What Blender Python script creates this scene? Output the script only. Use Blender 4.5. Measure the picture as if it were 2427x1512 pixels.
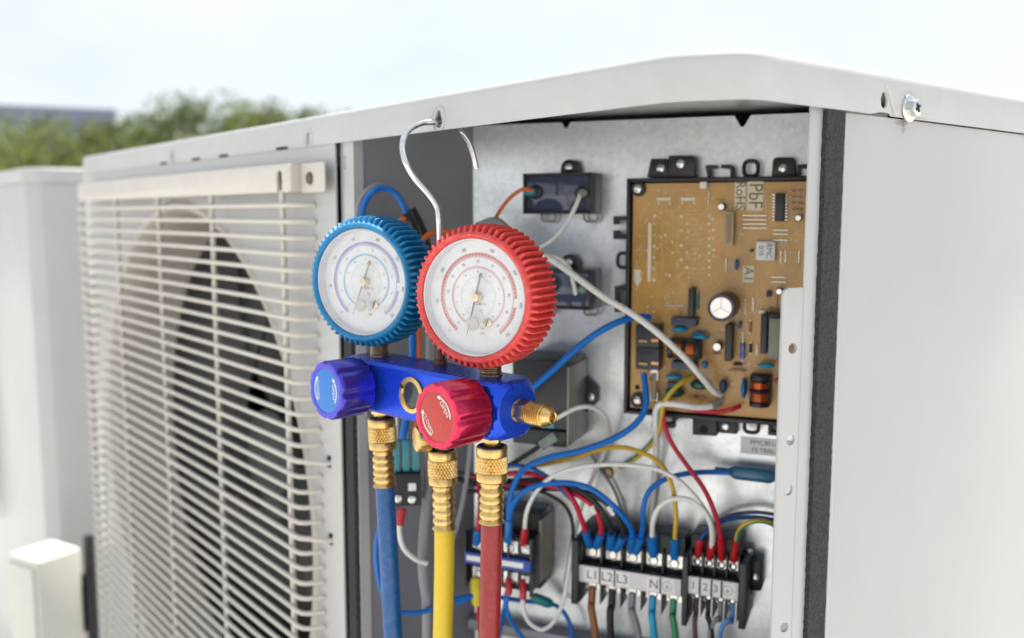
import bpy, bmesh, math, random
import numpy as np
from mathutils import Vector, Matrix
random.seed(7)
for o in list(bpy.data.objects): bpy.data.objects.remove(o)
SC = bpy.context.scene
COL = SC.collection
V = Vector
def rad(a): return math.radians(a)

# ---------------------------------------------------------------- camera
CAM = V((0, 0, 1.27)); FPX = 2182.0; PW, PH = 2427.0, 1512.0
TH, AZ = rad(6.5), rad(39)
FH = V((-math.cos(AZ), math.sin(AZ), 0)); RT = V((math.sin(AZ), math.cos(AZ), 0)); ZU = V((0, 0, 1))
FW = FH*math.cos(TH) - ZU*math.sin(TH); UP = FH*math.sin(TH) + ZU*math.cos(TH)
cd = bpy.data.cameras.new('camera'); cam = bpy.data.objects.new('camera', cd); COL.objects.link(cam)
cam.matrix_world = Matrix(((RT.x, UP.x, -FW.x, CAM.x), (RT.y, UP.y, -FW.y, CAM.y), (RT.z, UP.z, -FW.z, CAM.z), (0, 0, 0, 1)))
cd.sensor_width = 36; cd.lens = 36*FPX/PW; cd.clip_start = 0.02; cd.clip_end = 3000
cd.dof.use_dof = True; cd.dof.focus_distance = 0.565; cd.dof.aperture_fstop = 5.0
SC.camera = cam

# ---------------------------------------------------------------- light
SUN_EL, SUN_AZ = rad(64), rad(110)          # azimuth measured from +X towards +Y
SD = V((math.cos(SUN_EL)*math.cos(SUN_AZ), math.cos(SUN_EL)*math.sin(SUN_AZ), math.sin(SUN_EL)))
sl = bpy.data.lights.new('sun', 'SUN'); sl.energy = 5.0; sl.angle = rad(0.5); sl.color = (1.0, 0.95, 0.87)
so = bpy.data.objects.new('sun', sl); COL.objects.link(so)
so.rotation_euler = SD.to_track_quat('Z', 'Y').to_euler(); so.location = (0, 0, 20)
W = bpy.data.worlds.new('World'); SC.world = W; W.use_nodes = True
wt = W.node_tree; wn, wl = wt.nodes, wt.links; wn.clear()
wo = wn.new('ShaderNodeOutputWorld'); bg = wn.new('ShaderNodeBackground'); bg.inputs[1].default_value = 0.118
sky = wn.new('ShaderNodeTexSky'); sky.sky_type = 'NISHITA'; sky.sun_disc = False
sky.sun_elevation = SUN_EL; sky.sun_rotation = rad(90) - SUN_AZ; sky.dust_density = 2.0; sky.air_density = 1.0; sky.ozone_density = 1.0
tc = wn.new('ShaderNodeTexCoord'); mp = wn.new('ShaderNodeMapping'); mp.inputs['Scale'].default_value = (1.0, 1.0, 2.6)
nz = wn.new('ShaderNodeTexNoise'); nz.inputs['Scale'].default_value = 2.2; nz.inputs['Detail'].default_value = 5; nz.inputs['Roughness'].default_value = 0.55
cr = wn.new('ShaderNodeValToRGB'); cr.color_ramp.elements[0].position = 0.36; cr.color_ramp.elements[1].position = 0.66
cr.color_ramp.elements[0].color = (0.52, 0.52, 0.52, 1); cr.color_ramp.elements[1].color = (0.95, 0.95, 0.95, 1)
mx = wn.new('ShaderNodeMix'); mx.data_type = 'RGBA'; mx.inputs['B'].default_value = (5.65, 5.88, 6.15, 1)
wl.new(tc.outputs['Generated'], mp.inputs['Vector']); wl.new(mp.outputs[0], nz.inputs['Vector'])
wl.new(nz.outputs[0], cr.inputs[0]); wl.new(cr.outputs[0], mx.inputs['Factor']); wl.new(sky.outputs[0], mx.inputs['A'])
wl.new(mx.outputs['Result'], bg.inputs[0]); wl.new(bg.outputs[0], wo.inputs[0])
SC.view_settings.view_transform = 'Standard'; SC.view_settings.look = 'None'
SC.view_settings.exposure = 0.60; SC.view_settings.gamma = 1.0
SC.render.engine = 'CYCLES'; SC.cycles.use_denoising = True
SC.cycles.max_bounces = 5; SC.cycles.diffuse_bounces = 3; SC.cycles.glossy_bounces = 3; SC.cycles.transmission_bounces = 4; SC.cycles.transparent_max_bounces = 8; SC.cycles.use_adaptive_sampling = True; SC.cycles.adaptive_threshold = 0.02; SC.cycles.caustics_reflective = False; SC.cycles.caustics_refractive = False

# ---------------------------------------------------------------- measuring: a picture point on a known plane of the place
def ray(u, v): return FW*FPX + RT*(u - PW/2) + UP*(PH/2 - v)
def hit(u, v, p0, n):
    d = ray(u, v); return CAM + d*((V(p0) - CAM).dot(n)/d.dot(n))
def front(u, v, y=0.3645): return hit(u, v, (0, y, 0), V((0, 1, 0)))
def side(u, v, x=-0.287): return hit(u, v, (x, 0, 0), V((1, 0, 0)))
def deep(u, v, d): return CAM + ray(u, v)*(d/FPX)
PA = rad(29); PD = V((math.cos(PA), math.sin(PA), 0)); PN = V((math.sin(PA), -math.cos(PA), 0)); P0 = V((-0.655, 0.486, 0))
def pl(u, v, c=0.0):                        # equipment plate: (along, height)
    q = hit(u, v, P0 + PN*c, PN); return (q - P0).dot(PD), q.z
def pw(a, b, c=0.0): return P0 + PD*a + PN*c + ZU*b
def P3(u, v, c=0.0): return hit(u, v, P0 + PN*c, PN)
def FR(o, x, y, z): return Matrix(((x.x, y.x, z.x, o.x), (x.y, y.y, z.y, o.y), (x.z, y.z, z.z, o.z), (0, 0, 0, 1)))
def PF(a, b, c=0.0): return FR(pw(a, b, c), PD, ZU, PN)      # local x along, y up, z out of the plate
def T(x, y, z): return Matrix.Translation((x, y, z))
def RZ(a): return Matrix.Rotation(a, 4, 'Z')

# ---------------------------------------------------------------- materials
MATS = {}
def mat(name, col, rough=0.5, metal=0.0, var=0.08, scale=60.0, bump=0.0, bscale=300.0, coat=0.0, dirt=None, dscale=14.0, damt=0.0, spec=0.5, trans=0.0, alpha=1.0, spangle=0.0, rvar=0.0, streak=0.0):
    if name in MATS: return MATS[name]
    m = bpy.data.materials.new(name); m.use_nodes = True; nt = m.node_tree; n, l = nt.nodes, nt.links
    b = n['Principled BSDF']; MATS[name] = m
    t = n.new('ShaderNodeTexCoord')
    nn = n.new('ShaderNodeTexNoise'); nn.inputs['Scale'].default_value = scale; nn.inputs['Detail'].default_value = 6; nn.inputs['Roughness'].default_value = 0.6
    l.new(t.outputs['Object'], nn.inputs['Vector'])
    r = n.new('ShaderNodeValToRGB'); l.new(nn.outputs[0], r.inputs[0])
    r.color_ramp.elements[0].position = 0.3; r.color_ramp.elements[1].position = 0.7
    r.color_ramp.elements[0].color = (*[max(0, c*(1 - var)) for c in col], 1); r.color_ramp.elements[1].color = (*[min(1, c*(1 + var)) for c in col], 1)
    out = r.outputs[0]
    if spangle:
        vo = n.new('ShaderNodeTexVoronoi'); vo.inputs['Scale'].default_value = 260; l.new(t.outputs['Object'], vo.inputs['Vector'])
        mm = n.new('ShaderNodeMix'); mm.data_type = 'RGBA'; mm.blend_type = 'MULTIPLY'; mm.inputs['Factor'].default_value = spangle
        bw = n.new('ShaderNodeRGBToBW'); l.new(vo.outputs['Color'], bw.inputs[0]); l.new(bw.outputs[0], mm.inputs['B']); l.new(out, mm.inputs['A']); out = mm.outputs['Result']
    if damt:
        n2 = n.new('ShaderNodeTexNoise'); n2.inputs['Scale'].default_value = dscale; n2.inputs['Detail'].default_value = 8; n2.inputs['Roughness'].default_value = 0.7
        if streak:
            mq = n.new('ShaderNodeMapping'); mq.inputs['Scale'].default_value = (1, 1, streak); l.new(t.outputs['Object'], mq.inputs['Vector']); l.new(mq.outputs[0], n2.inputs['Vector'])
        else: l.new(t.outputs['Object'], n2.inputs['Vector'])
        r2 = n.new('ShaderNodeValToRGB'); l.new(n2.outputs[0], r2.inputs[0]); r2.color_ramp.elements[0].position = 0.5; r2.color_ramp.elements[1].position = 0.78
        r2.color_ramp.elements[1].color = (damt, damt, damt, 1)
        m2 = n.new('ShaderNodeMix'); m2.data_type = 'RGBA'; l.new(r2.outputs[0], m2.inputs['Factor']); l.new(out, m2.inputs['A']); m2.inputs['B'].default_value = (*dirt, 1); out = m2.outputs['Result']
    l.new(out, b.inputs['Base Color'])
    b.inputs['Roughness'].default_value = rough; b.inputs['Metallic'].default_value = metal
    b.inputs['Specular IOR Level'].default_value = spec; b.inputs['Coat Weight'].default_value = coat
    b.inputs['Transmission Weight'].default_value = trans; b.inputs['Alpha'].default_value = alpha
    if rvar:
        mr = n.new('ShaderNodeMapRange'); mr.inputs['To Min'].default_value = max(0.02, rough - rvar); mr.inputs['To Max'].default_value = min(1, rough + rvar)
        n4 = n.new('ShaderNodeTexNoise'); n4.inputs['Scale'].default_value = scale*0.7; n4.inputs['Detail'].default_value = 5
        l.new(t.outputs['Object'], n4.inputs['Vector']); l.new(n4.outputs[0], mr.inputs['Value']); l.new(mr.outputs[0], b.inputs['Roughness'])
    if bump:
        n3 = n.new('ShaderNodeTexNoise'); n3.inputs['Scale'].default_value = bscale; n3.inputs['Detail'].default_value = 4
        l.new(t.outputs['Object'], n3.inputs['Vector'])
        bp = n.new('ShaderNodeBump'); bp.inputs['Strength'].default_value = bump; bp.inputs['Distance'].default_value = 0.001
        l.new(n3.outputs[0], bp.inputs['Height']); l.new(bp.outputs[0], b.inputs['Normal'])
    return m
IV = mat('ivory_paint', (0.50, 0.496, 0.488), 0.34, var=0.035, scale=7, bump=0.06, bscale=700, dirt=(0.42, 0.40, 0.36), dscale=16, damt=0.14, streak=0.5, rvar=0.08)
IVL = mat('ivory_lid_paint', (0.525, 0.52, 0.51), 0.34, var=0.04, scale=14, bump=0.06, bscale=500, dirt=(0.42, 0.40, 0.36), dscale=38, damt=0.35, rvar=0.1)
IVG = mat('ivory_grille_plastic', (0.62, 0.58, 0.52), 0.42, var=0.03, scale=20, dirt=(0.40, 0.34, 0.26), dscale=30, damt=0.18)
GALV = mat('galvanised_steel', (0.80, 0.835, 0.865), 0.30, 0.75, var=0.10, scale=10, spangle=0.16, bump=0.03, bscale=90, rvar=0.08)
GALVD = mat('grey_steel', (0.33, 0.335, 0.365), 0.5, 0.35, var=0.06, scale=16)
BLK = mat('black_plastic', (0.018, 0.018, 0.022), 0.38, var=0.25, scale=90, bump=0.04, dirt=(0.10, 0.10, 0.10), dscale=60, damt=0.25)
BLKM = mat('dark_grey_plastic', (0.034, 0.034, 0.040), 0.42, var=0.15, scale=90)
RESIN = mat('potting_resin', (0.055, 0.068, 0.115), 0.08, var=0.2, scale=30, coat=0.5, bump=0.25, bscale=45)  # blue-grey sky reflection is put into the base colour
FOAM = mat('foam_gasket', (0.042, 0.040, 0.041), 0.95, var=0.7, scale=650, bump=1.0, bscale=900)
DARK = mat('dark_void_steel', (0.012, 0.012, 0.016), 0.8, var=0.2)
STEEL = mat('zinc_plated_steel', (0.72, 0.72, 0.70), 0.24, 1.0, var=0.12, scale=200, rvar=0.08)
CHROME = mat('chrome_wire', (0.78, 0.78, 0.77), 0.14, 1.0, var=0.08, scale=300, dirt=(0.35, 0.33, 0.30), dscale=160, damt=0.5, rvar=0.08)
BRASS = mat('brass', (0.72, 0.50, 0.20), 0.30, 1.0, var=0.14, scale=260, dirt=(0.22, 0.15, 0.07), dscale=240, damt=0.7, rvar=0.1)
BRASSD = mat('tarnished_brass', (0.46, 0.34, 0.18), 0.36, 1.0, var=0.2, scale=300, dirt=(0.15, 0.11, 0.06), dscale=200, damt=0.7)
COPPER = mat('copper_winding', (0.80, 0.36, 0.17), 0.32, 0.9, var=0.15, scale=400)
ANOD = mat('blue_anodised', (0.010, 0.075, 0.70), 0.28, 0.55, var=0.08, scale=300, bump=0.015, bscale=1800, dirt=(0.10, 0.12, 0.30), dscale=420, damt=0.5, rvar=0.06)
KBL = mat('blue_knob_plating', (0.06, 0.05, 0.52), 0.24, 0.7, var=0.06, scale=120, coat=0.3, dirt=(0.2, 0.2, 0.5), dscale=300, damt=0.3)
KRD = mat('red_knob_plating', (0.60, 0.010, 0.075), 0.22, 0.7, var=0.06, scale=120, coat=0.3, dirt=(0.55, 0.2, 0.22), dscale=420, damt=0.35)
STB = mat('blue_sticker', (0.03, 0.20, 0.62), 0.5, var=0.05, scale=200)
STR = mat('red_sticker', (0.52, 0.045, 0.035), 0.5, var=0.07, scale=260, dirt=(0.6, 0.25, 0.2), dscale=500, damt=0.25)
BOOTB = mat('blue_rubber', (0.004, 0.21, 0.45), 0.5, var=0.10, scale=120, bump=0.08, bscale=900, dirt=(0.14, 0.30, 0.46), dscale=300, damt=0.6)
BOOTR = mat('red_rubber', (0.70, 0.058, 0.052), 0.5, var=0.10, scale=120, bump=0.10, bscale=900, dirt=(0.78, 0.26, 0.22), dscale=330, damt=0.75)
DIAL = mat('dial_white', (0.84, 0.845, 0.86), 0.5, var=0.03, scale=60, dirt=(0.66, 0.62, 0.55), dscale=90, damt=0.5)
PRINT_R = mat('print_red', (0.62, 0.16, 0.15), 0.6, var=0.15, scale=300); PRINT_P = mat('print_violet', (0.32, 0.30, 0.58), 0.6, var=0.15, scale=300)
PRINT_PK = mat('print_pink', (0.72, 0.42, 0.45), 0.6); PRINT_B = mat('print_blue', (0.25, 0.52, 0.72), 0.6); PRINT_G = mat('print_green', (0.40, 0.66, 0.60), 0.6)
PRINT_K = mat('print_dark', (0.12, 0.12, 0.13), 0.6); PRINT_W = mat('print_white', (0.82, 0.82, 0.80), 0.55)
NEED = mat('needle_grey', (0.20, 0.20, 0.20), 0.4)
HB = mat('blue_hose_rubber', (0.006, 0.088, 0.28), 0.34, var=0.10, scale=160, bump=0.06, bscale=500, dirt=(0.25, 0.35, 0.5), dscale=200, damt=0.3)
HY = mat('yellow_hose_rubber', (0.76, 0.53, 0.02), 0.36, var=0.06, scale=160, bump=0.06, bscale=500, dirt=(0.35, 0.25, 0.06), dscale=160, damt=0.5)
HR = mat('red_hose_rubber', (0.30, 0.018, 0.020), 0.34, var=0.10, scale=160, bump=0.06, bscale=500, dirt=(0.42, 0.12, 0.10), dscale=200, damt=0.3)
def pvc(name, c): return mat(name, c, 0.40, spec=0.35, var=0.05, scale=200, dirt=tuple(x*0.6 for x in c), dscale=120, damt=0.25)
WB = pvc('wire_blue', (0.004, 0.16, 0.58)); WDB = pvc('wire_dark_blue', (0.01, 0.07, 0.28)); WW = pvc('wire_white', (0.82, 0.81, 0.77)); WR = pvc('wire_red', (0.58, 0.02, 0.05))
WK = pvc('wire_black', (0.025, 0.025, 0.028)); WY = pvc('wire_yellow', (0.70, 0.44, 0.04)); WG = pvc('wire_green', (0.05, 0.30, 0.14)); WO = pvc('wire_orange', (0.72, 0.16, 0.03))
WBR = pvc('wire_brown', (0.32, 0.13, 0.06)); WDBR = pvc('wire_dark_brown', (0.13, 0.07, 0.05)); WGR = pvc('wire_grey', (0.28, 0.28, 0.30)); WLB = pvc('wire_light_blue', (0.03, 0.38, 0.66)); WSB = pvc('wire_sky_blue', (0.10, 0.32, 0.66))
SLB = mat('blue_crimp_sleeve', (0.01, 0.16, 0.50), 0.3, var=0.06, coat=0.3); SLR = mat('red_crimp_sleeve', (0.50, 0.015, 0.025), 0.3, var=0.06, coat=0.3)
TEAL = mat('teal_terminal_cover', (0.02, 0.26, 0.30), 0.25, var=0.1, coat=0.3); CLEARG = mat('clear_green_cover', (0.35, 0.45, 0.38), 0.2, var=0.3, scale=300, trans=0.5)
YEL = mat('yellow_sleeve', (0.78, 0.62, 0.03), 0.4)
BOARD = mat('brown_board', (0.58, 0.325, 0.085), 0.28, var=0.16, scale=34, dirt=(0.56, 0.26, 0.09), dscale=26, damt=0.7, coat=0.2)
SILK = mat('silkscreen', (0.82, 0.76, 0.60), 0.55); SILKF = mat('silkscreen_faint', (0.66, 0.50, 0.30), 0.5, var=0.2)
CAPB = mat('blue_ceramic', (0.01, 0.30, 0.52), 0.2, var=0.08, coat=0.6); CAPBD = mat('blue_film', (0.02, 0.16, 0.45), 0.22, coat=0.5); CAPG = mat('green_film', (0.012, 0.085, 0.065), 0.22, coat=0.5)
SLATE = mat('slate_block', (0.055, 0.07, 0.12), 0.5, var=0.1); PURP = mat('purple_sleeve', (0.07, 0.05, 0.085), 0.35); ALU = mat('aluminium', (0.78, 0.76, 0.74), 0.3, 0.9, var=0.05)
BEIGE = mat('beige_connector', (0.55, 0.42, 0.26), 0.5); RESB = mat('resistor_blue', (0.16, 0.26, 0.60), 0.4, var=0.3, scale=300); RESN = mat('resistor_tan', (0.45, 0.28, 0.15), 0.4, var=0.3, scale=300); RESG = mat('resistor_green', (0.10, 0.28, 0.24), 0.4)
TRAFO = mat('grey_green_core', (0.23, 0.26, 0.20), 0.5, var=0.12, scale=60); REDC = mat('red_component', (0.60, 0.07, 0.04), 0.35); MAGT = mat('magenta_tape', (0.42, 0.05, 0.34), 0.4)
LABELW = mat('label_white', (0.88, 0.88, 0.87), 0.5, var=0.03); LABELP = mat('label_strip', (0.80, 0.76, 0.77), 0.45, var=0.03); LABELB = mat('label_blue', (0.03, 0.09, 0.42), 0.45)
RESBLUE = mat('inline_blue_plastic', (0.05, 0.20, 0.34), 0.25, trans=0.2, coat=0.3)
FAN = mat('fan_plastic', (0.018, 0.016, 0.016), 0.5, var=0.08)
GLASSY = bpy.data.materials.new('clear_lens'); GLASSY.use_nodes = True
_n, _l = GLASSY.node_tree.nodes, GLASSY.node_tree.links; _n.clear()
_o = _n.new('ShaderNodeOutputMaterial'); _t = _n.new('ShaderNodeBsdfTransparent'); _g = _n.new('ShaderNodeBsdfGlossy'); _g.inputs['Roughness'].default_value = 0.06; _w = _n.new('ShaderNodeLayerWeight'); _p = _n.new('ShaderNodeMath'); _p.operation = 'POWER'; _p.inputs[1].default_value = 4.0; _f = _n.new('ShaderNodeMath'); _f.operation = 'MULTIPLY_ADD'; _f.inputs[1].default_value = 0.9; _f.inputs[2].default_value = 0.05; _l = GLASSY.node_tree.links; _l.new(_w.outputs['Facing'], _p.inputs[0]); _l.new(_p.outputs[0], _f.inputs[0]); _m = _n.new('ShaderNodeMixShader')
_t.inputs[0].default_value = (0.98, 0.985, 0.99, 1)
_d = _n.new('ShaderNodeBsdfDiffuse'); _d.inputs[0].default_value = (0.8, 0.79, 0.77, 1); _md = _n.new('ShaderNodeMixShader'); _tc = _n.new('ShaderNodeTexCoord'); _nz = _n.new('ShaderNodeTexNoise'); _nz.inputs['Scale'].default_value = 55; _nz.inputs['Detail'].default_value = 8
_mr = _n.new('ShaderNodeMapRange'); _mr.inputs['From Min'].default_value = 0.35; _mr.inputs['From Max'].default_value = 0.75; _mr.inputs['To Min'].default_value = 0.04; _mr.inputs['To Max'].default_value = 0.30
_l.new(_tc.outputs['Object'], _nz.inputs['Vector']); _l.new(_nz.outputs[0], _mr.inputs['Value']); _l.new(_mr.outputs[0], _md.inputs[0]); _l.new(_t.outputs[0], _md.inputs[1]); _l.new(_d.outputs[0], _md.inputs[2])
_l.new(_f.outputs[0], _m.inputs[0]); _l.new(_md.outputs[0], _m.inputs[1]); _l.new(_g.outputs[0], _m.inputs[2]); _l.new(_m.outputs[0], _o.inputs[0])

# ---------------------------------------------------------------- mesh tools
class MB:
    def __init__(s): s.v = []; s.f = []; s.m = []
    def add(s, vs, fs, M=None, mi=0):
        k = len(s.v)
        s.v += [tuple(M @ V(p)) if M is not None else tuple(p) for p in vs]
        s.f += [tuple(i + k for i in f) for f in fs]; s.m += [mi]*len(fs); return s
    def box(s, M, x0, x1, y0, y1, z0, z1, mi=0):
        return s.add([(x0,y0,z0),(x1,y0,z0),(x1,y1,z0),(x0,y1,z0),(x0,y0,z1),(x1,y0,z1),(x1,y1,z1),(x0,y1,z1)],
                     [(0,3,2,1),(4,5,6,7),(0,1,5,4),(1,2,6,5),(2,3,7,6),(3,0,4,7)], M, mi)
    def prism(s, M, poly, z0, z1, mi=0):
        n = len(poly)
        return s.add([(x,y,z0) for x,y in poly] + [(x,y,z1) for x,y in poly],
                     [tuple(range(n-1,-1,-1)), tuple(range(n,2*n))] + [(i,(i+1)%n,n+(i+1)%n,n+i) for i in range(n)], M, mi)
    def lathe(s, M, prof, n=32, rf=None, mi=0, capa=True, capb=True):
        vs = []; fs = []
        for j,(r,z) in enumerate(prof):
            for i in range(n):
                a = 2*math.pi*i/n; rr = rf(a, j, r, z) if rf else r
                vs.append((rr*math.cos(a), rr*math.sin(a), z))
        for j in range(len(prof)-1):
            for i in range(n):
                k = (i+1) % n; fs.append((j*n+i, j*n+k, (j+1)*n+k, (j+1)*n+i))
        if capa: fs.append(tuple(range(n-1,-1,-1)))
        if capb: fs.append(tuple((len(prof)-1)*n + i for i in range(n)))
        return s.add(vs, fs, M, mi)
    def tube(s, pts, r, n=10, half=False, mi=0, rs=None, up0=None):
        pts = [V(p) for p in pts]; N = len(pts); vs = []; fs = []; mi2 = []
        tn = [(pts[min(i+1,N-1)] - pts[max(i-1,0)]).normalized() for i in range(N)]
        u = (up0 or V((0.3,-0.8,0.5))); u = (u - tn[0]*u.dot(tn[0])).normalized()
        for i in range(N):
            u = (u - tn[i]*u.dot(tn[i])).normalized(); w = tn[i].cross(u); rr = rs[i] if rs else r
            for j in range(n):
                a = 2*math.pi*j/n; vs.append(pts[i] + (u*math.cos(a) + w*math.sin(a))*rr)
        for i in range(N-1):
            for j in range(n):
                k = (j+1) % n; fs.append((i*n+j, i*n+k, (i+1)*n+k, (i+1)*n+j)); mi2.append(1 if (half and j < n//2) else mi)
        fs.append(tuple(range(n-1,-1,-1))); fs.append(tuple((N-1)*n+j for j in range(n))); mi2 += [mi, mi]
        k = len(s.v); s.v += [tuple(p) for p in vs]; s.f += [tuple(i+k for i in f) for f in fs]; s.m += mi2
        return s
    def mesh(s, name, mats, bevel=0.0, seg=2, smooth=35, origin=None):
        o = origin or V((0,0,0))
        me = bpy.data.meshes.new(name); me.from_pydata([(p[0]-o.x, p[1]-o.y, p[2]-o.z) for p in s.v], [], s.f)
        for m in (mats if isinstance(mats, (list, tuple)) else [mats]): me.materials.append(m)
        me.polygons.foreach_set('material_index', s.m)
        bm = bmesh.new(); bm.from_mesh(me)
        bmesh.ops.recalc_face_normals(bm, faces=bm.faces)
        if bevel:
            es = [e for e in bm.edges if len(e.link_faces) == 2 and e.calc_face_angle(0) > 0.5]
            bmesh.ops.bevel(bm, geom=es, offset=bevel, segments=seg, profile=0.5, affect='EDGES', clamp_overlap=True)
        bm.to_mesh(me); bm.free()
        if smooth:
            me.polygons.foreach_set('use_smooth', [True]*len(me.polygons)); me.set_sharp_from_angle(angle=rad(smooth))
        me.update(); return me
LOC = {}
def root(name, loc, label, cat, group=None):
    o = bpy.data.objects.new(name, None); COL.objects.link(o); o.location = loc; o.empty_display_size = 0.02; LOC[o.name] = V(loc)
    o['label'] = label; o['category'] = cat
    if group: o['group'] = group
    return o
def ob(name, mb, mats, parent=None, bevel=0.0, seg=2, smooth=35, loc=None, label=None, cat=None, group=None, kind=None):
    base = LOC[parent.name] if parent else V(loc or (0,0,0))
    me = mb.mesh(name, mats, bevel, seg, smooth, base) if isinstance(mb, MB) else mb
    o = bpy.data.objects.new(name, me); COL.objects.link(o)
    if parent: o.parent = parent
    else: o.location = base
    LOC[o.name] = base
    if label: o['label'] = label
    if cat: o['category'] = cat
    if group: o['group'] = group
    if kind: o['kind'] = kind
    return o
def inst(name, me, M, parent):                # shared mesh placed by a world matrix under a parent
    o = bpy.data.objects.new(name, me); COL.objects.link(o); o.parent = parent
    o.matrix_basis = Matrix.Translation(-LOC[parent.name]) @ M; LOC[o.name] = M.translation.copy(); o['_i'] = 1
    del o['_i']; return o
def cut(o, cutter):                            # real hole through a sheet
    me = cutter.mesh('c', BLK, smooth=0, origin=LOC[o.name]); c = bpy.data.objects.new('c', me); COL.objects.link(c)
    c.matrix_world = Matrix.Translation(LOC[o.name]); c.location = LOC[o.name]
    md = o.modifiers.new('b', 'BOOLEAN'); md.operation = 'DIFFERENCE'; md.object = c; md.solver = 'EXACT'
    bpy.context.view_layer.update()
    dg = bpy.context.evaluated_depsgraph_get(); nm = bpy.data.meshes.new_from_object(o.evaluated_get(dg))
    o.modifiers.clear(); o.data = nm; bpy.data.objects.remove(c)
    nm.polygons.foreach_set('use_smooth', [True]*len(nm.polygons)); nm.set_sharp_from_angle(angle=rad(35))
def spline(pts, k=8):
    P = [V(p) for p in pts]
    if len(P) < 3: return P
    P = [P[0]*2 - P[1]] + P + [P[-1]*2 - P[-2]]; out = []
    for i in range(1, len(P)-2):
        a,b,c,d = P[i-1],P[i],P[i+1],P[i+2]
        for j in range(k):
            t = j/k; out.append(0.5*((2*b) + (c-a)*t + (2*a-5*b+4*c-d)*t*t + (3*b-a-3*c+d)*t**3))
    out.append(P[-2]); return out
TXT = {}
def text_mb(mb, s, size, M, mi=0, wide=1.0):
    if s not in TXT:
        cu = bpy.data.curves.new('t', 'FONT'); cu.body = s; cu.size = 1.0; cu.align_x = 'CENTER'; cu.align_y = 'CENTER'; cu.resolution_u = 3
        o = bpy.data.objects.new('t', cu); COL.objects.link(o); bpy.context.view_layer.update()
        me = bpy.data.meshes.new_from_object(o.evaluated_get(bpy.context.evaluated_depsgraph_get()))
        TXT[s] = ([v.co.copy() for v in me.vertices], [tuple(p.vertices) for p in me.polygons]); bpy.data.objects.remove(o)
    vs, fs = TXT[s]; mb.add([(p.x*size*wide, p.y*size, 0) for p in vs], fs, M, mi)
def arc_mb(mb, M, r0, r1, a0, a1, n=48, mi=0, z=0.0):
    vs = []; fs = []
    for i in range(n+1):
        a = a0 + (a1-a0)*i/n; vs += [(r0*math.cos(a), r0*math.sin(a), z), (r1*math.cos(a), r1*math.sin(a), z)]
    for i in range(n): fs.append((2*i, 2*i+1, 2*i+3, 2*i+2))
    mb.add(vs, fs, M, mi)
def rrect(x0, x1, y0, y1, r, n=5):
    out = []
    for cx, cy, a in ((x1-r,y1-r,0),(x0+r,y1-r,90),(x0+r,y0+r,180),(x1-r,y0+r,270)):
        for i in range(n+1):
            t = rad(a + 90*i/n); out.append((cx + r*math.cos(t), cy + r*math.sin(t)))
    return out
def circ(r, n=24, cx=0, cy=0): return [(cx + r*math.cos(2*math.pi*i/n), cy + r*math.sin(2*math.pi*i/n)) for i in range(n)]
# ================================================================ SETTING
g = MB(); g.add([(-900,-900,0),(900,-900,0),(900,900,0),(-900,900,0)], [(0,1,2,3)])
ob('ground', g, mat('pale_roof_concrete', (0.58, 0.57, 0.545), 0.85, var=0.12, scale=0.6, bump=0.3, bscale=60, dirt=(0.44, 0.43, 0.41), dscale=1.3, damt=0.5), kind='structure')

# ================================================================ OUTDOOR UNIT
LZ0, LZ1, XL, XR, YF, YB = 1.327, 1.3522, -1.446, -0.287, 0.3645, 0.79
def lid_outline(dx=0.0):
    pts = []
    r = 0.016
    for i in range(5): a = rad(180 + 90*i/4); pts.append((XL + r + r*math.cos(a) + dx, YF + r + r*math.sin(a)))
    # softly bent chamfer corner
    for a, b, t in (((-0.34, YF), (-0.318, 0.3662), 0),): pts.append((a[0]+dx, a[1])); pts.append((-0.326+dx, 0.3652)); pts.append((-0.316+dx, 0.3690))
    pts += [(-0.296+dx, 0.3815), (-0.2905+dx, 0.3868), (-0.2875+dx, 0.394), (XR+dx, 0.404), (XR+dx, YB), (XL+dx, YB)]
    return pts
def offs(poly, d):
    n = len(poly); out = []
    for i in range(n):
        p0, p1, p2 = V(poly[i-1]).to_2d(), V(poly[i]).to_2d(), V(poly[(i+1) % n]).to_2d()
        a = (p1-p0).normalized(); b = (p2-p1).normalized(); na = V((-a.y, a.x)); nb = V((-b.y, b.x)); m = (na+nb)
        m = m/max(0.2, m.dot(na)) if m.length > 1e-6 else na
        out.append(tuple(p1 + m*d))
    return out
def lid_mb(dx=0.0):
    poly = lid_outline(dx); n = len(poly); t = 0.0012; r = 0.0058
    prof = [(t, LZ0), (0.0, LZ0), (0.0, LZ0 + 0.001), (-0.0004, LZ0+0.009), (0.0, LZ1 - r)] + [(r - r*math.cos(rad(a)), LZ1 - r + r*math.sin(rad(a))) for a in (22, 45, 68, 90)] + [(0.03, LZ1 + 0.0003), (0.06, LZ1+0.0006)]
    inner = [(0.06, LZ1 - t + 0.0006), (t + r, LZ1 - t), (t, LZ1 - t - r)]
    mb = MB(); vs = []; fs = []; allp = prof + inner
    for d, z in allp: vs += [(x, y, z) for x, y in offs(poly, d)]
    m = len(allp)
    seq = [(j, j+1) for j in range(len(prof)-1)] + [(len(prof)+j, len(prof)+j+1) for j in range(len(inner)-1)] + [(m-1, 0)]
    for a, b in seq:
        for i in range(n):
            k = (i+1) % n; fs.append((a*n+i, a*n+k, b*n+k, b*n+i))
    fs.append(tuple((len(prof)-1)*n + i for i in range(n))); fs.append(tuple(len(prof)*n + i for i in reversed(range(n))))
    mb.add(vs, fs); return mb
U = root('air_conditioner_unit', (-0.85, 0.58, 0), 'large ivory outdoor air conditioner with open service compartment, front and centre', 'air conditioner')
lid = ob('lid', lid_mb(), IVL, U, smooth=50)
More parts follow.
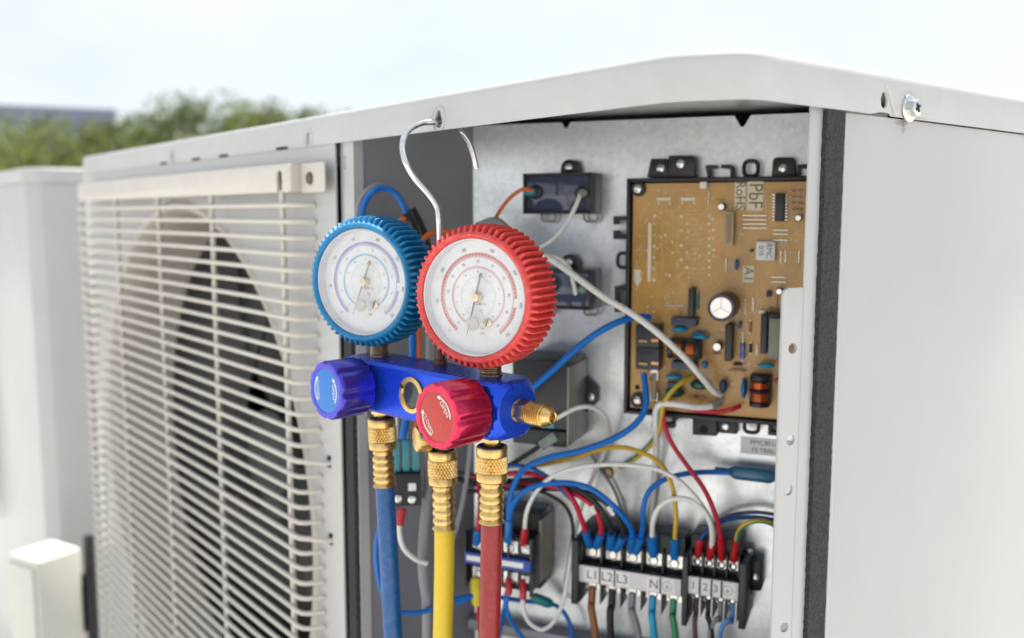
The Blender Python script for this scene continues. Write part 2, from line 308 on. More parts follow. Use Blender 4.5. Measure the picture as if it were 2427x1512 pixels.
XZ = lambda x, z, y=YF: FR(V((x, y, z)), V((1,0,0)), V((0,0,1)), V((0,-1,0)))      # local frame on the front: x right, y up, z towards viewer
drop = [(0.0042*math.cos(rad(a)), -0.002 + 0.0042*math.sin(rad(a))) for a in range(-200, 21, 20)] + [(0.0022, 0.0045), (0.0, 0.0058), (-0.0022, 0.0045)]
holes = [front(1040, 281), front(731, 327), front(408, 369)]
for i, h in enumerate(holes):
    c = MB(); c.prism(XZ(h.x, h.z), [(x*(1, 0.95, 0.85)[i], y*(1, 0.95, 0.85)[i]) for x, y in drop], -0.02, 0.02); cut(lid, c)
    M = XZ(h.x, h.z)
    pts = [M @ V((0.0078*math.cos(rad(a)), 0.0082*math.sin(rad(a)), 0.0001)) for a in range(-60, 241, 12)]
    ring = MB(); ring.tube(pts, 0.0009, 6); ob('pressed_hole_rim', ring, IVL, lid)
for u, v in ((668,358),(530,379),(465,388),(388,402)):      # notches in the lower hem
    p = front(u, v); c = MB(); c.box(XZ(p.x, LZ0), -0.012, 0.012, -0.01, 0.0026, -0.01, 0.01); cut(lid, c)
    c = MB(); c.box(XZ(p.x, LZ0), -0.0115, 0.0115, 0.0001, 0.0025, -0.0013, -0.0004); ob('notch_shade', c, DARK, U)  # near-black insert stands in for the shade inside each notch
YX = lambda y, z, x=XR: FR(V((x, y, z)), V((0,1,0)), V((0,0,1)), V((1,0,0)))        # frame on the right side
sb = side(2153, 257); hb = side(2095, 237)
c = MB(); c.prism(YX(hb.y, hb.z), [(0.0040*math.cos(rad(a)), 0.0048*math.sin(rad(a))) for a in range(0, 360, 20)], -0.02, 0.02); cut(lid, c)
c = MB(); c.prism(YX(0, 0), [(0.492, 1.3262), (0.506, 1.3286), (0.5165, 1.3286), (0.5205, 1.3262)], -0.006, 0.006); cut(lid, c)
tb = MB(); F_ = YX(0,0); tb.tube([F_ @ V(p) for p in ((0.5105,1.3440,-0.0003),(0.5145,1.3385,0.0005),(0.5190,1.3315,0.0007),(0.5225,1.3276,0.0003))], 0.0011, 8); ob('crease', tb, IVL, lid)
sc = MB(); B0 = YX(sb.y, sb.z) @ Matrix.Scale(1.25, 4)
sc.lathe(B0, [(0.0001,0),(0.0062,0),(0.0066,0.0004),(0.0064,0.0012),(0.0040,0.0017)], 36, capa=False)
sc.prism(B0 @ RZ(0.3), [(0.0043*math.cos(rad(60*i)), 0.0043*math.sin(rad(60*i))) for i in range(6)], 0.0012, 0.0048)
ob('bolt', sc, STEEL, U, bevel=0.0003)
RUST = mat('rust_bloom', (0.36, 0.20, 0.09), 0.8, var=0.3, scale=300, alpha=0.2); rr_ = random.Random(5)
for cy_, cz_, wy, wz, x_ in ((sb.y-0.004, 1.3240, 0.010, 0.0022, -0.28935), (sb.y-0.001, 1.3212, 0.003, 0.004, -0.28930), (sb.y-0.0055, sb.z-0.0035, 0.0035, 0.0024, XR+0.0003), (sb.y+0.012, 1.3279, 0.016, 0.0006, XR+0.0003)):
    q = MB(); q.add([(x_, cy_ + wy*rr_.uniform(0.6,1)*math.cos(rad(a)), cz_ + wz*rr_.uniform(0.6,1)*math.sin(rad(a))) for a in range(0,360,24)], [tuple(range(15))]); ob('rust_stain', q, RUST, U, smooth=0)
ph = MB(); ph.box(B0 @ RZ(0.5), -0.0022, 0.0022, -0.0006, 0.0006, 0.0044, 0.0050); ph.box(B0 @ RZ(0.5), -0.0006, 0.0006, -0.0022, 0.0022, 0.0044, 0.0051)
ob('cross_recess', ph, DARK, U)

# front panel with the round fan opening
FC = V((-1.051, 0.372, 0.963)); FRAD = 0.319
fp = MB(); fp.box(None, -1.440, -0.681, 0.366, 0.3675, 0.10, 1.338)
fpo = ob('front_panel', fp, IV, U)
c = MB(); c.lathe(FR(FC, V((1,0,0)), V((0,0,1)), V((0,-1,0))), [(FRAD, -0.02), (FRAD, 0.02)], 128); cut(fpo, c)
bm_ = MB(); BMF = FR(V((FC.x, 0.3675, FC.z)), V((1,0,0)), V((0,0,1)), V((0,1,0)))
bm_.lathe(BMF, [(FRAD+0.004, -0.0016), (FRAD, -0.004), (FRAD-0.006, -0.002), (FRAD-0.012, 0.008), (FRAD-0.014, 0.03), (FRAD-0.014, 0.085), (FRAD-0.012, 0.085), (FRAD-0.012,0.03), (FRAD-0.009, 0.009), (FRAD+0.004, 0.0)], 128, capa=False, capb=False)
ob('bellmouth', bm_, IVG, U)
st = MB(); st.box(None, -0.6812, -0.6686, 0.3712, 0.3724, 0.82, 1.338); ob('jamb_groove', st, IV, U)
st = MB(); st.box(None, -0.6542, -0.6530, 0.3686, 0.3760, 0.82, 1.338); ob('jamb_return', st, IV, U)
st = MB(); st.box(None, -0.6684, -0.6530, 0.3672, 0.3684, 0.82, 1.338)
sto = ob('door_jamb', st, IV, U)
p = front(818, 385, 0.3672); c = MB(); c.prism(XZ(p.x, p.z), rrect(-0.0022, 0.0022, -0.0052, 0.0052, 0.002), -0.01, 0.01); cut(sto, c)
fm = MB(); rows = 160
def foam(mb, M, w, h, t, seed):
    rnd = random.Random(seed); n = int(h/0.0022); vs = []; fs = []
    for i in range(n+1):
        y = h*i/n; a = rnd.uniform(-0.0004, 0.0004); b = rnd.uniform(-0.0004, 0.0004)
        vs += [(a, y, 0), (a, y, t), (w+b, y, t), (w+b, y, 0)]
    for i in range(n):
        for j in range(4): k = (j+1) % 4; fs.append((4*i+j, 4*i+k, 4*i+4+k, 4*i+4+j))
    fs += [(3,2,1,0), (4*n, 4*n+1, 4*n+2, 4*n+3)]; mb.add(vs, fs, M)
foam(fm, FR(V((-0.6675, 0.3672, 0.846)), V((1,0,0)), V((0,0,1)), V((0,-1,0))), 0.0125, 0.335, 0.004, 1)
ob('foam_gasket', fm, FOAM, U, smooth=0)
fm = MB(); foam(fm, FR(V((-0.2920, 0.4552, 0.84)), V((0,1,0)), V((0,0,1)), V((1,0,0))), 0.0176, 0.4865, 0.0030, 2)
ob('foam_gasket', fm, FOAM, U, smooth=0)
# right side: strip, folded tab with holes, panel
sp = MB(); sp.box(None, -0.2932, -0.2920, 0.4440, 0.4735, 0.10, 1.338); 
ob('side_strip', sp, IV, U, bevel=0.0003)
ta = rad(15); TD = V((-math.sin(ta), -math.cos(ta), 0)); TNV = V((math.cos(ta), -math.sin(ta), 0))
t0 = V((-0.2922, 0.4450, 0))
def tabpt(u, v):
    q = hit(u, v, t0, TNV); return (q - t0).dot(TD), q.z
tb = MB(); z_t = tabpt(1880, 682)[1]; TF = FR(t0, TD, ZU, -TNV)
wt_ = tabpt(1853, 800)[0]
tb.prism(TF, [(0.0, 0.82), (wt_, 0.82), (wt_, z_t-0.004), (wt_-0.0012, z_t-0.0012), (wt_-0.004, z_t), (0.0, z_t)], 0.0, 0.0020)
tabo = ob('screw_flange', tb, IV, U, bevel=0.0004)
for u, v in ((1879,826),(1874,1043),(1869,1162),(1859,1487)):
    a, b = tabpt(u, v); c = MB(); c.prism(TF @ T(a, b, 0), circ(0.0030, 20), -0.02, 0.02); cut(tabo, c)
sd = MB(); sd.box(None, -0.2906, -0.2894, 0.4774, YB-0.004, 0.10, 1.3265)
ob('side_panel', sd, IV, U, bevel=0.0005)
sd = MB(); sd.box(None, -0.2925, -0.2890, 0.4738, 0.4772, 0.10, 1.3262); ob('panel_edge', sd, IV, U, bevel=0.0008)
# lower front cover, other walls, base
lc = MB(); lc.prism(None, [(-0.652, 0.3672), (-0.652, 0.3688), (-0.3205, 0.3688), (-0.2925, 0.3875), (-0.2935, 0.4430), (-0.2923, 0.4430), (-0.2903, 0.3868), (-0.320, 0.3672)], 0.10, 0.826)
ob('lower_cover', lc, IV, U, bevel=0.0004)
bw = MB(); bw.box(None, -1.440, -1.4385, 0.3680, YB-0.004, 0.10, 1.338); ob('left_side_panel', bw, IV, U)
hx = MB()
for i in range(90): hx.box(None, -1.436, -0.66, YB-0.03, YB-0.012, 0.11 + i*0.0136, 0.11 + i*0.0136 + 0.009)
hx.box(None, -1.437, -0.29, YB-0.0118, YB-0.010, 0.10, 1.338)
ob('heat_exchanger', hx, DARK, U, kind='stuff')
bs = MB(); bs.box(None, -1.440, -0.289, 0.369, YB-0.004, 0.085, 0.0995); ob('base_pan', bs, IV, U)
for x in (-1.30, -0.42):
    ft = MB(); ft.box(None, x-0.08, x+0.08, 0.34, 0.82, 0.0, 0.084); ob('foot', ft, GALVD, U, bevel=0.004)
dv = MB(); dv.box(None, -0.6565, -0.655, 0.3690, 0.486, 0.10, 1.346); ob('divider', dv, GALVD, U)
dv = MB(); dv.box(None, -0.6563, -0.6552, 0.4865, YB-0.03, 0.10, 1.345); ob('fan_side_divider', dv, GALVD, U)
# equipment plate with triangular notches
pt = MB(); pt.prism(PF(0,0,0), [(0.0005, 0.60), (0.335, 0.60), (0.335, 1.3462), (0.0005, 1.3462)], -0.0012, 0.0)
pto = ob('equipment_plate', pt, GALV, U)
for u, v in ((1342, 279), (1760, 274)):
    a, b = pl(u, v); s_ = 0.0072
    c = MB(); c.prism(PF(a, b), [(-s_, 0.0015), (s_, 0.0015), (0.0012, -0.0085), (-0.0012, -0.0085)][::-1], -0.01, 0.01); cut(pto, c)
bk = MB(); bk.box(PF(0,0,-0.03), 0.03, 0.34, 0.60, 1.345, -0.001, 0.0); ob('rear_wall', bk, DARK, U)
a, b = pl(1250, 1483, 0.0)
lg = MB(); lg.box(PF(0, b), 0.0, 0.33, -0.006, 0.0045, 0.0003, 0.016); ob('plate_ledge', lg, GALVD, U, bevel=0.002)
lg = MB(); lg.box(None, -0.654, -0.36, 0.376, 0.65, 0.598, 0.5995); ob('compartment_floor', lg, GALV, U)
a, b = pl(1440, 1120, 0.002); s_ = MB(); s_.lathe(PF(a, b), [(0.0052,0),(0.0052,0.002),(0.0040,0.0034),(0.0012,0.0036)], 20); ob('brass_plate_screw', s_, BRASSD, U)

# grille
GY = 0.347
gr = MB(); z0b, z1b = 1.2884, 1.3122
gr.prism(XZ(0, 0, GY), rrect(-1.398, -0.725, z0b, z1b, 0.003), -0.002, 0.0); gr.box(None, -1.398, -0.725, GY+0.002, 0.3655, z1b-0.0022, z1b-0.0002)
G = ob('grille', gr, IVG, U, bevel=0.0006)
c = MB(); c.prism(XZ(-0.7455, z0b, GY), rrect(-0.0052, 0.0052, -0.02, 0.0190, 0.0051), -0.01, 0.01); cut(G, c)
br = MB(); br.prism(XZ(0, 0, GY+0.009), rrect(-0.724, -0.681, z0b-0.0005, z1b, 0.0035), -0.0015, 0.0); br.box(None, -0.725, -0.7235, GY, GY+0.0095, z0b, z1b)
ob('mounting_bracket', br, IVG, G, bevel=0.0005)
br = MB(); br.lathe(XZ(-0.706, 1.2995, GY+0.009), [(0.0052,0.0),(0.0052,0.0012),(0.0042,0.0022),(0.0015,0.0026)], 20); ob('screw', br, mat('rusty_screw',(0.16,0.12,0.08),0.5,0.6), G)
br = MB(); br.lathe(XZ(-0.7455, 1.297, GY+0.006), [(0.0045,0.0),(0.0045,0.002),(0.002,0.0035)], 18); ob('screw', br, mat('rusty_screw',(0.16,0.12,0.08),0.5,0.6), G)
NB = 49; pit = 0.01385; zt = 1.2775
bar = MB(); bar.tube([V((-1.404,0.0188,0)), V((-1.4012,0.004,0)), V((-1.3975,0.0004,0)), V((-1.39,0,0)), V((-0.733,0,0)), V((-0.7268,0.0010,0)), V((-0.7225,0.0045,0)), V((-0.717,0.0188,0))], 0.0021, 10, up0=V((0,0,1)))
barm = bar.mesh('grille_bar', IVG)
barl = MB(); barl.tube([V((-1.404,0.0188,0)), V((-1.4012,0.004,0)), V((-1.3975,0.0004,0)), V((-1.39,0,0)), V((-0.733,0,0)), V((-0.7255,0.0012,0)), V((-0.720,0.0055,0)), V((-0.706,0.0150,0)), V((-0.703,0.022,0))], 0.0024, 10, up0=V((0,0,1)))
barlm = barl.mesh('grille_bar_long', IVG)
for i in range(NB):
    lng = i in (16, 21, 40)
    inst('grille_bar', barlm if lng else barm, T(0, GY, zt - i*pit), G)
    if lng:
        c = MB(); c.box(None, -0.7075, -0.6995, 0.36, 0.375, zt - i*pit - 0.004, zt - i*pit + 0.007); cut(fpo, c)
for x in (-1.3935, -1.2300, -1.0700, -0.9095, -0.7475):
    vb = MB(); vb.tube([V((x, GY+0.0034, z0b+0.002)), V((x, GY+0.0034, zt - NB*pit))], 0.0026, 10, up0=V((1,0,0))); ob('grille_upright', vb, IVG, G)
# fan
fn = MB(); FF = FR(V((FC.x, 0.50, FC.z)), V((1,0,0)), V((0,0,1)), V((0,-1,0)))
fn.lathe(FF, [(0.075,-0.06),(0.075,0.02),(0.068,0.032),(0.03,0.036),(0.002,0.036)], 40)
FAN_O = ob('fan_hub', fn, FAN, U)
for k in range(3):
    vs = []; fs = []; na, nr = 14, 10
    for i in range(nr+1):
        r = 0.07 + (0.288-0.07)*i/nr
        for j in range(na+1):
            t = j/na; a = 2*math.pi*k/3 + 0.35 + (t - 0.5)*(1.35 + 0.35*math.sin(i/nr*3.1)) - 0.45*(i/nr)
            vs.append((r*math.cos(a), r*math.sin(a), (t-0.5)*(-0.11)*(1.0 - 0.15*i/nr) + 0.012*math.sin(t*3.14)))
    for i in range(nr):
        for j in range(na): fs.append((i*(na+1)+j, i*(na+1)+j+1, (i+1)*(na+1)+j+1, (i+1)*(na+1)+j))
    n0 = len(vs); vs += [(x, y, z-0.003) for x, y, z in vs]; fs += [tuple(n0+q for q in reversed(f)) for f in fs]
    fb = MB(); fb.add(vs, fs, FF); ob('fan_blade', fb, FAN, FAN_O, smooth=60)
mo = MB(); mo.box(None, FC.x-0.02, FC.x+0.02, 0.57, 0.60, 0.11, 1.33); mo.lathe(FR(V((FC.x, 0.60, FC.z)), V((1,0,0)), V((0,0,1)), V((0,-1,0))), [(0.06,0.0),(0.06,0.05),(0.05,0.06),(0.01,0.06)], 32); ob('motor_bracket', mo, DARK, U, bevel=0.001)
# ================================================================ NEIGHBOURING UNIT, ISOLATOR, BACKGROUND
DX = -1.80 + 0.287
N_ = root('neighbour_unit', (-0.85+DX, 0.58, 0), 'closed ivory outdoor unit standing behind the left end of the open one', 'air conditioner')
ob('lid', lid_mb(DX), IVL, N_, smooth=50)
b_ = MB(); b_.prism(None, [(-1.440+DX, 0.368), (-0.3205+DX, 0.368), (-0.2925+DX, 0.3870), (-0.290+DX, 0.393), (-0.290+DX, 0.47), (-0.2925+DX, 0.471), (-0.2925+DX, 0.474), (-0.290+DX, 0.475), (-0.290+DX, YB-0.004), (-1.440+DX, YB-0.004)], 0.10, 1.3365)
ob('cabinet', b_, IV, N_, bevel=0.001)
for x in (-1.30, -0.42):
    ft = MB(); ft.box(None, x-0.08+DX, x+0.08+DX, 0.34, 0.82, 0.0, 0.0995); ob('foot', ft, GALVD, N_, bevel=0.004)
gr = MB(); gr.prism(XZ(DX, 0, GY), rrect(-1.398, -0.725, 1.2884, 1.3122, 0.003), -0.002, 0.0); gr.box(None, -1.398+DX, -0.725+DX, GY+0.002, 0.3675, 1.310, 1.312); G2 = ob('grille', gr, IVG, N_)
for i in range(NB): inst('grille_bar', barm, T(DX, GY, zt - i*pit), G2)
# isolator box on a post between the units
iso = deep(104, 1345, 1.50); IX, IY = iso.x, iso.y; IZ = 0.727
I_ = root('isolator_box', (IX, IY, 0), 'cream isolator box on a black post between the two units, lower left', 'switch box')
IVC = mat('cream_plastic', (0.68, 0.67, 0.60), 0.5, var=0.03)
ia = rad(20); IF = FR(V((IX, IY, 0)), V((math.cos(ia), math.sin(ia), 0)), V((-math.sin(ia), math.cos(ia), 0)), ZU)
b = MB(); b.box(IF, -0.039, 0.039, -0.036, 0.042, IZ-0.19, IZ); ob('housing', b, IVC, I_, bevel=0.006, seg=3)
b = MB(); b.box(IF, -0.034, 0.034, -0.0405, -0.0363, IZ-0.18, IZ-0.012); ob('cover', b, IVC, I_, bevel=0.002)
b = MB(); b.lathe(IF @ T(-0.0392, 0.0, IZ-0.13) @ Matrix.Rotation(rad(-90), 4, 'Y'), [(0.017,0),(0.017,0.010),(0.014,0.012),(0.014,0.022),(0.011,0.026),(0.011,0.034)], 20); ob('cable_gland', b, GALVD, I_, bevel=0.0005)
b = MB(); b.box(IF, 0.024, 0.038, 0.054, 0.068, 0.006, IZ+0.012); b.box(IF, -0.03, 0.045, 0.0455, 0.0495, IZ-0.15, IZ-0.05); b.box(IF, -0.03, 0.09, 0.0, 0.12, 0.0, 0.0058); ob('post', b, BLK, I_, bevel=0.002)
b = MB(); b.tube(spline([IF @ V(p) for p in ((-0.02,0,IZ-0.185),(-0.02,0,IZ-0.3),(-0.03,0.02,0.25),(-0.03,0.05,0.06),(-0.03,0.16,0.012),(-0.02,0.40,0.012))]), 0.009, 12); ob('conduit', b, WGR, I_)

# trees
LEAF = []
for i, (c, tr) in enumerate((((0.088, 0.115, 0.036), 0.25), ((0.058, 0.082, 0.028), 0.25), ((0.115, 0.140, 0.050), 0.25), ((0.07, 0.092, 0.042), 0.2))):
    m_ = mat('leaves_%d' % i, c, 0.5, var=0.35, scale=0.8); n_, l_ = m_.node_tree.nodes, m_.node_tree.links
    t_ = n_.new('ShaderNodeBsdfTranslucent'); t_.inputs[0].default_value = (c[0]*2.3, c[1]*2.2, c[2]*1.6, 1); x_ = n_.new('ShaderNodeMixShader'); x_.inputs[0].default_value = 0.5
    l_.new(n_['Principled BSDF'].outputs[0], x_.inputs[1]); l_.new(t_.outputs[0], x_.inputs[2]); l_.new(x_.outputs[0], n_['Material Output'].inputs[0]); LEAF.append(m_)
BARK = mat('bark', (0.10, 0.075, 0.055), 0.9, var=0.3, scale=8, bump=0.6, bscale=14)
def tree(bx, by, h, rad_, n, lm, lab, seed, wispy=0.0):
    rnd = np.random.RandomState(seed); R_ = root('tree', (bx, by, 0), lab, 'tree', 'trees behind the units')
    tk = MB(); top = V((bx + rnd.uniform(-.2,.2), by, h*0.72))
    tk.tube(spline([V((bx,by,0)), V((bx+rnd.uniform(-.08,.08), by, h*0.25)), V((bx+rnd.uniform(-.15,.15), by, h*0.5)), top], 5), 0.1, 10, rs=[0.14 - 0.10*i/15 for i in range(16)])
    cl = []
    for i in range(11):
        a = rnd.uniform(0, 6.28); q = rnd.uniform(0.25, 0.95); z = h*rnd.uniform(0.38, 0.88); rr = rad_*q*(1.0 - 0.5*max(0, (z/h-0.6)/0.4))
        e = V((bx + rr*math.cos(a), by + rr*math.sin(a), z)); st_ = V((bx, by, max(h*0.2, z - rr*0.7)))
        tk.tube(spline([st_, (st_+e)/2 + V((0,0,-0.05*h*q)), e], 4), 0.05, 7, rs=[0.055 - 0.045*j/8 for j in range(9)]); cl.append((e, rad_*rnd.uniform(0.26, 0.46)))
    for i in range(22):
        a = rnd.uniform(0, 6.28); q = rnd.uniform(0, 1)**0.6; z = h*rnd.uniform(0.22, 0.93); rr = rad_*q*math.sin(min(1, max(0.05, (1.02 - z/h)*1.9))*1.57)
        cl.append((V((bx + rr*math.cos(a), by + rr*math.sin(a), z)), rad_*rnd.uniform(0.16, 0.36)))
    ob('trunk', tk, BARK, R_)
    per = n//len(cl); P = []
    for e, r in cl:
        d = rnd.normal(size=(per, 3)); d /= np.linalg.norm(d, axis=1)[:, None]; q = r*(0.35 + 0.65*rnd.rand(per, 1)**0.5)*(1 + wispy*rnd.rand(per, 1))
        P.append(np.array(e) + d*q*np.array([1, 1, 0.8]))
    P = np.concatenate(P); P = P[P[:, 2] > 0.3]; m = len(P)
    u = rnd.normal(size=(m, 3)); u /= np.linalg.norm(u, axis=1)[:, None]; w = np.cross(u, rnd.normal(size=(m, 3))); w /= np.linalg.norm(w, axis=1)[:, None]
    s = rnd.uniform(0.05, 0.11, (m, 1)); vs = np.stack([P - u*s, P - w*s*0.5, P + u*s, P + w*s*0.5], 1).reshape(-1, 3) - np.array((bx, by, 0))
    me = bpy.data.meshes.new('crown'); me.from_pydata(vs.tolist(), [], np.arange(m*4).reshape(-1, 4).tolist())
    mi = rnd.randint(0, len(lm), m)
    for q in lm: me.materials.append(q)
    me.polygons.foreach_set('material_index', mi.astype(int).tolist()); me.update(); ob('crown', me, None, R_)
def far(u, v, d): q = CAM + ray(u, v)*(d/FPX); return q
TS = [(20, 280, 24, 2.5, 'pale green tree at the far left in front of the dark building', (2,0,2)), (165, 282, 26, 2.0, 'yellow green tree second from the left above the neighbouring lid', (2,0,3)), (285, 272, 27, 1.9, 'small olive green tree third from the left', (0,3,1)),
      (405, 222, 25, 1.9, 'taller green tree with wispy top in the middle of the row', (1,0,3)), (530, 230, 28, 2.4, 'dense green tree right of the wispy one', (1,0,0)), (650, 228, 26, 2.3, 'broad round tree second from the right', (0,1,2)), (748, 238, 27, 1.9, 'dark tree at the right end of the row, above the lid', (1,1,0))]
for i, (u, v, d, r, lab, lm) in enumerate(TS):
    q = far(u, v, d); tree(q.x, q.y, q.z, r, 5200, [LEAF[k] for k in lm], lab, 20+i, 0.5 if i == 3 else 0.15)
for i, (u, v, d) in enumerate(((70, 330, 20), (230, 345, 21), (350, 335, 20), (480, 330, 21), (600, 320, 20), (700, 320, 21))):
    q = far(u, v, d); R_ = root('shrub', (q.x, q.y, 0), ['low pale shrub under the leftmost trees', 'dusty olive shrub above the neighbouring lid', 'brownish shrub left of the wispy tree', 'dark green shrub under the wispy tree', 'mid green shrub under the broad round tree', 'green shrub just above the lid at the right of the row'][i], 'shrub', 'shrubs under the trees')
    rnd = np.random.RandomState(80+i); m = 2600; dd = rnd.normal(size=(m,3)); dd /= np.linalg.norm(dd, axis=1)[:,None]; P = dd*(0.5+0.5*rnd.rand(m,1)**0.5)*np.array([1.35,1.2,q.z*0.52])*(1+0.25*np.sin(dd[:, :1]*7+i)) + np.array([0,0,q.z*0.5]); P = P[P[:,2] > 0.05]; m = len(P)
    uu = rnd.normal(size=(m,3)); uu /= np.linalg.norm(uu,axis=1)[:,None]; w = np.cross(uu, rnd.normal(size=(m,3))); w /= np.linalg.norm(w,axis=1)[:,None]; s = rnd.uniform(0.05,0.10,(m,1))
    me = bpy.data.meshes.new('foliage'); me.from_pydata(np.stack([P-uu*s,P-w*s*.5,P+uu*s,P+w*s*.5],1).reshape(-1,3).tolist(), [], np.arange(m*4).reshape(-1,4).tolist())
    for k_ in ((2,0),(0,3),(0,1),(1,3),(0,1),(1,0))[i]: me.materials.append(LEAF[k_])
    me.polygons.foreach_set('material_index', (np.arange(m) % 2).astype(int).tolist()); ob('foliage', me, None, R_)
    sm = MB()
    for j in range(5):
        a = j*1.26; sm.tube([V((q.x,q.y,0)), V((q.x+0.3*math.cos(a), q.y+0.3*math.sin(a), q.z*0.4)), V((q.x+0.7*math.cos(a), q.y+0.7*math.sin(a), q.z*0.75))], 0.03, 6)
    ob('stems', sm, BARK, R_)
# dark building beyond the trees
bl, brt = far(-900, 226, 62), far(262, 249, 74); ax = V((brt.x-bl.x, brt.y-bl.y, 0)); Lb = ax.length; ax.normalize(); ay = V((-ax.y, ax.x, 0))
if ay.dot(FH) < 0: ay = -ay
BFm = FR(V((bl.x, bl.y, 0)), ax, ay, ZU) if ax.cross(ay).z > 0 else FR(V((bl.x, bl.y, 0)), ax, ay, ZU)
Bd = root('distant_building', (bl.x, bl.y, 0), 'long low building with dark blue grey facade beyond the trees, upper left', 'building')
hb_ = (bl.z + brt.z)/2
b = MB(); b.box(BFm, 0, Lb, 0, 14, 0, hb_-0.9); ob('wall', b, mat('slate_cladding', (0.16, 0.185, 0.26), 0.55, var=0.12, scale=0.6), Bd)
b = MB(); b.box(BFm, -0.3, Lb+0.3, -0.3, 14.3, hb_-0.898, hb_-0.25); b.box(BFm, -0.5, Lb+0.5, -0.5, 14.5, hb_-0.249, hb_); ob('roof', b, mat('slate_fascia', (0.17, 0.195, 0.27), 0.5), Bd)
for i in range(int(Lb//4)):
    for z0 in (1.0, 4.2):
        if z0 + 1.8 < hb_-1: 
            b = MB(); b.box(BFm, 1+i*4, 3.2+i*4, -0.06, -0.002, z0, z0+1.6); w_ = ob('window', b, mat('window_frame_grey', (0.25,0.26,0.28), 0.5), Bd)
            b = MB(); b.box(BFm, 1.1+i*4, 3.1+i*4, -0.075, -0.062, z0+0.1, z0+1.5); ob('pane', b, mat('window_glass', (0.02,0.025,0.035), 0.06), w_)
# ================================================================ MANIFOLD GAUGE SET
BA = rad(6.4); MBX = V((math.cos(BA), math.sin(BA), 0)); MBN = V((-math.sin(BA), math.cos(BA), 0))
MO = deep(1040, 952, 0.583) + MBN*0.01775          # axis of the bar, s measured along it
def MP(s, t, h): return MO + MBX*s + MBN*t + ZU*h
def MF(s, t, h): return FR(MP(s, t, h), MBX, ZU, -MBN)   # x along bar, y up, z towards the viewer
S0, S1 = -0.107, 0.053; HH, TT = 0.0178, 0.01775
GS = root('manifold_gauge_set', MP(-0.027, 0, -HH), 'blue manifold with blue and red gauges hooked on the ivory lid edge', 'gauge set')
# bar: square section whose ends are turned down to a cone (curved chamfers)
FB = FR(MP(0, 0, 0), V((0,0,0)) + MBN, ZU, MBX)       # local x into unit, y up, z along the bar
nb = 96; vs = []; fs = []
def sq(a):
    cx_, sx_ = math.cos(a), math.sin(a); r = min(TT/max(1e-9, abs(cx_)), HH/max(1e-9, abs(sx_)))
    k = 0.0022                                             # eased edge
    return min(r, (TT + HH - k*1.0)/(abs(cx_) + abs(sx_)))
def bar_ring(z, rmax):
    return [(min(sq(2*math.pi*i/nb), rmax)*math.cos(2*math.pi*i/nb), min(sq(2*math.pi*i/nb), rmax)*math.sin(2*math.pi*i/nb), z) for i in range(nb)]
ringz = [(S0, 0.0168), (S0+0.0022, 0.0190), (S0+0.0046, 0.0215), (S0+0.0066, 0.0236), (S0+0.007, 0.03), (S1-0.0085, 0.03), (S1-0.0080, 0.0238), (S1-0.0060, 0.0222), (S1-0.0035, 0.0198), (S1-0.0008, 0.0170), (S1, 0.0161)]
for z, rm in ringz: vs += bar_ring(z, rm)
for j in range(len(ringz)-1):
    for i in range(nb): k = (i+1) % nb; fs.append((j*nb+i, j*nb+k, (j+1)*nb+k, (j+1)*nb+i))
fs += [tuple(reversed(range(nb))), tuple((len(ringz)-1)*nb + i for i in range(nb))]
b_ = MB(); b_.add(vs, fs, FB); ob('manifold_body', b_, ANOD, GS, smooth=22)
# flare fitting on the right end
f_ = MB(); FE = FR(MP(S1, 0.001, -0.0005), MBN, ZU, MBX)
f_.lathe(FE, [(0.0074,-0.001),(0.0074,0.0006),(0.006,0.0008)], 32)
f_.prism(FE, [(0.0074*math.cos(rad(60*i+20)), 0.0074*math.sin(rad(60*i+20))) for i in range(6)], 0.0005, 0.0085)
fit = ob('flare_fitting', f_, BRASSD, GS, bevel=0.0003)
prof = [(0.0052, 0.0084)]; z = 0.0092
for i in range(7): prof += [(0.0066, z), (0.0069, z+0.0005), (0.0055, z+0.0011), (0.0055, z+0.0014)]; z += 0.00185
prof += [(0.0064, z+0.0005), (0.0060, z+0.0015), (0.0040, z+0.0050), (0.0033, z+0.0052), (0.0026, z+0.0046), (0.0024, z+0.001)]
f_ = MB(); f_.lathe(FE, prof, 32); ob('flare_thread', f_, BRASS, fit)
# sight glass
sgp = MB(); SGF = MF(-0.0265, -TT, 0.0005)
sgp.lathe(SGF, [(0.0122,-0.002),(0.0122,0.0012),(0.0118,0.0017),(0.0092,0.0017),(0.0088,0.0012),(0.0080,-0.003)], 48)
sg = ob('sight_glass', sgp, BRASS, GS)
nt_ = MB(); nt_.box(SGF @ RZ(rad(150)), 0.0086, 0.0124, -0.0011, 0.0011, 0.0009, 0.0019); ob('slot', nt_, DARK, sg)
gp = MB(); gp.lathe(SGF, [(0.0089,-0.0005),(0.0089,0.0004),(0.002,0.0006)], 40); ob('glass', gp, mat('sight_glass_glass', (0.03, 0.045, 0.045), 0.12), sg)
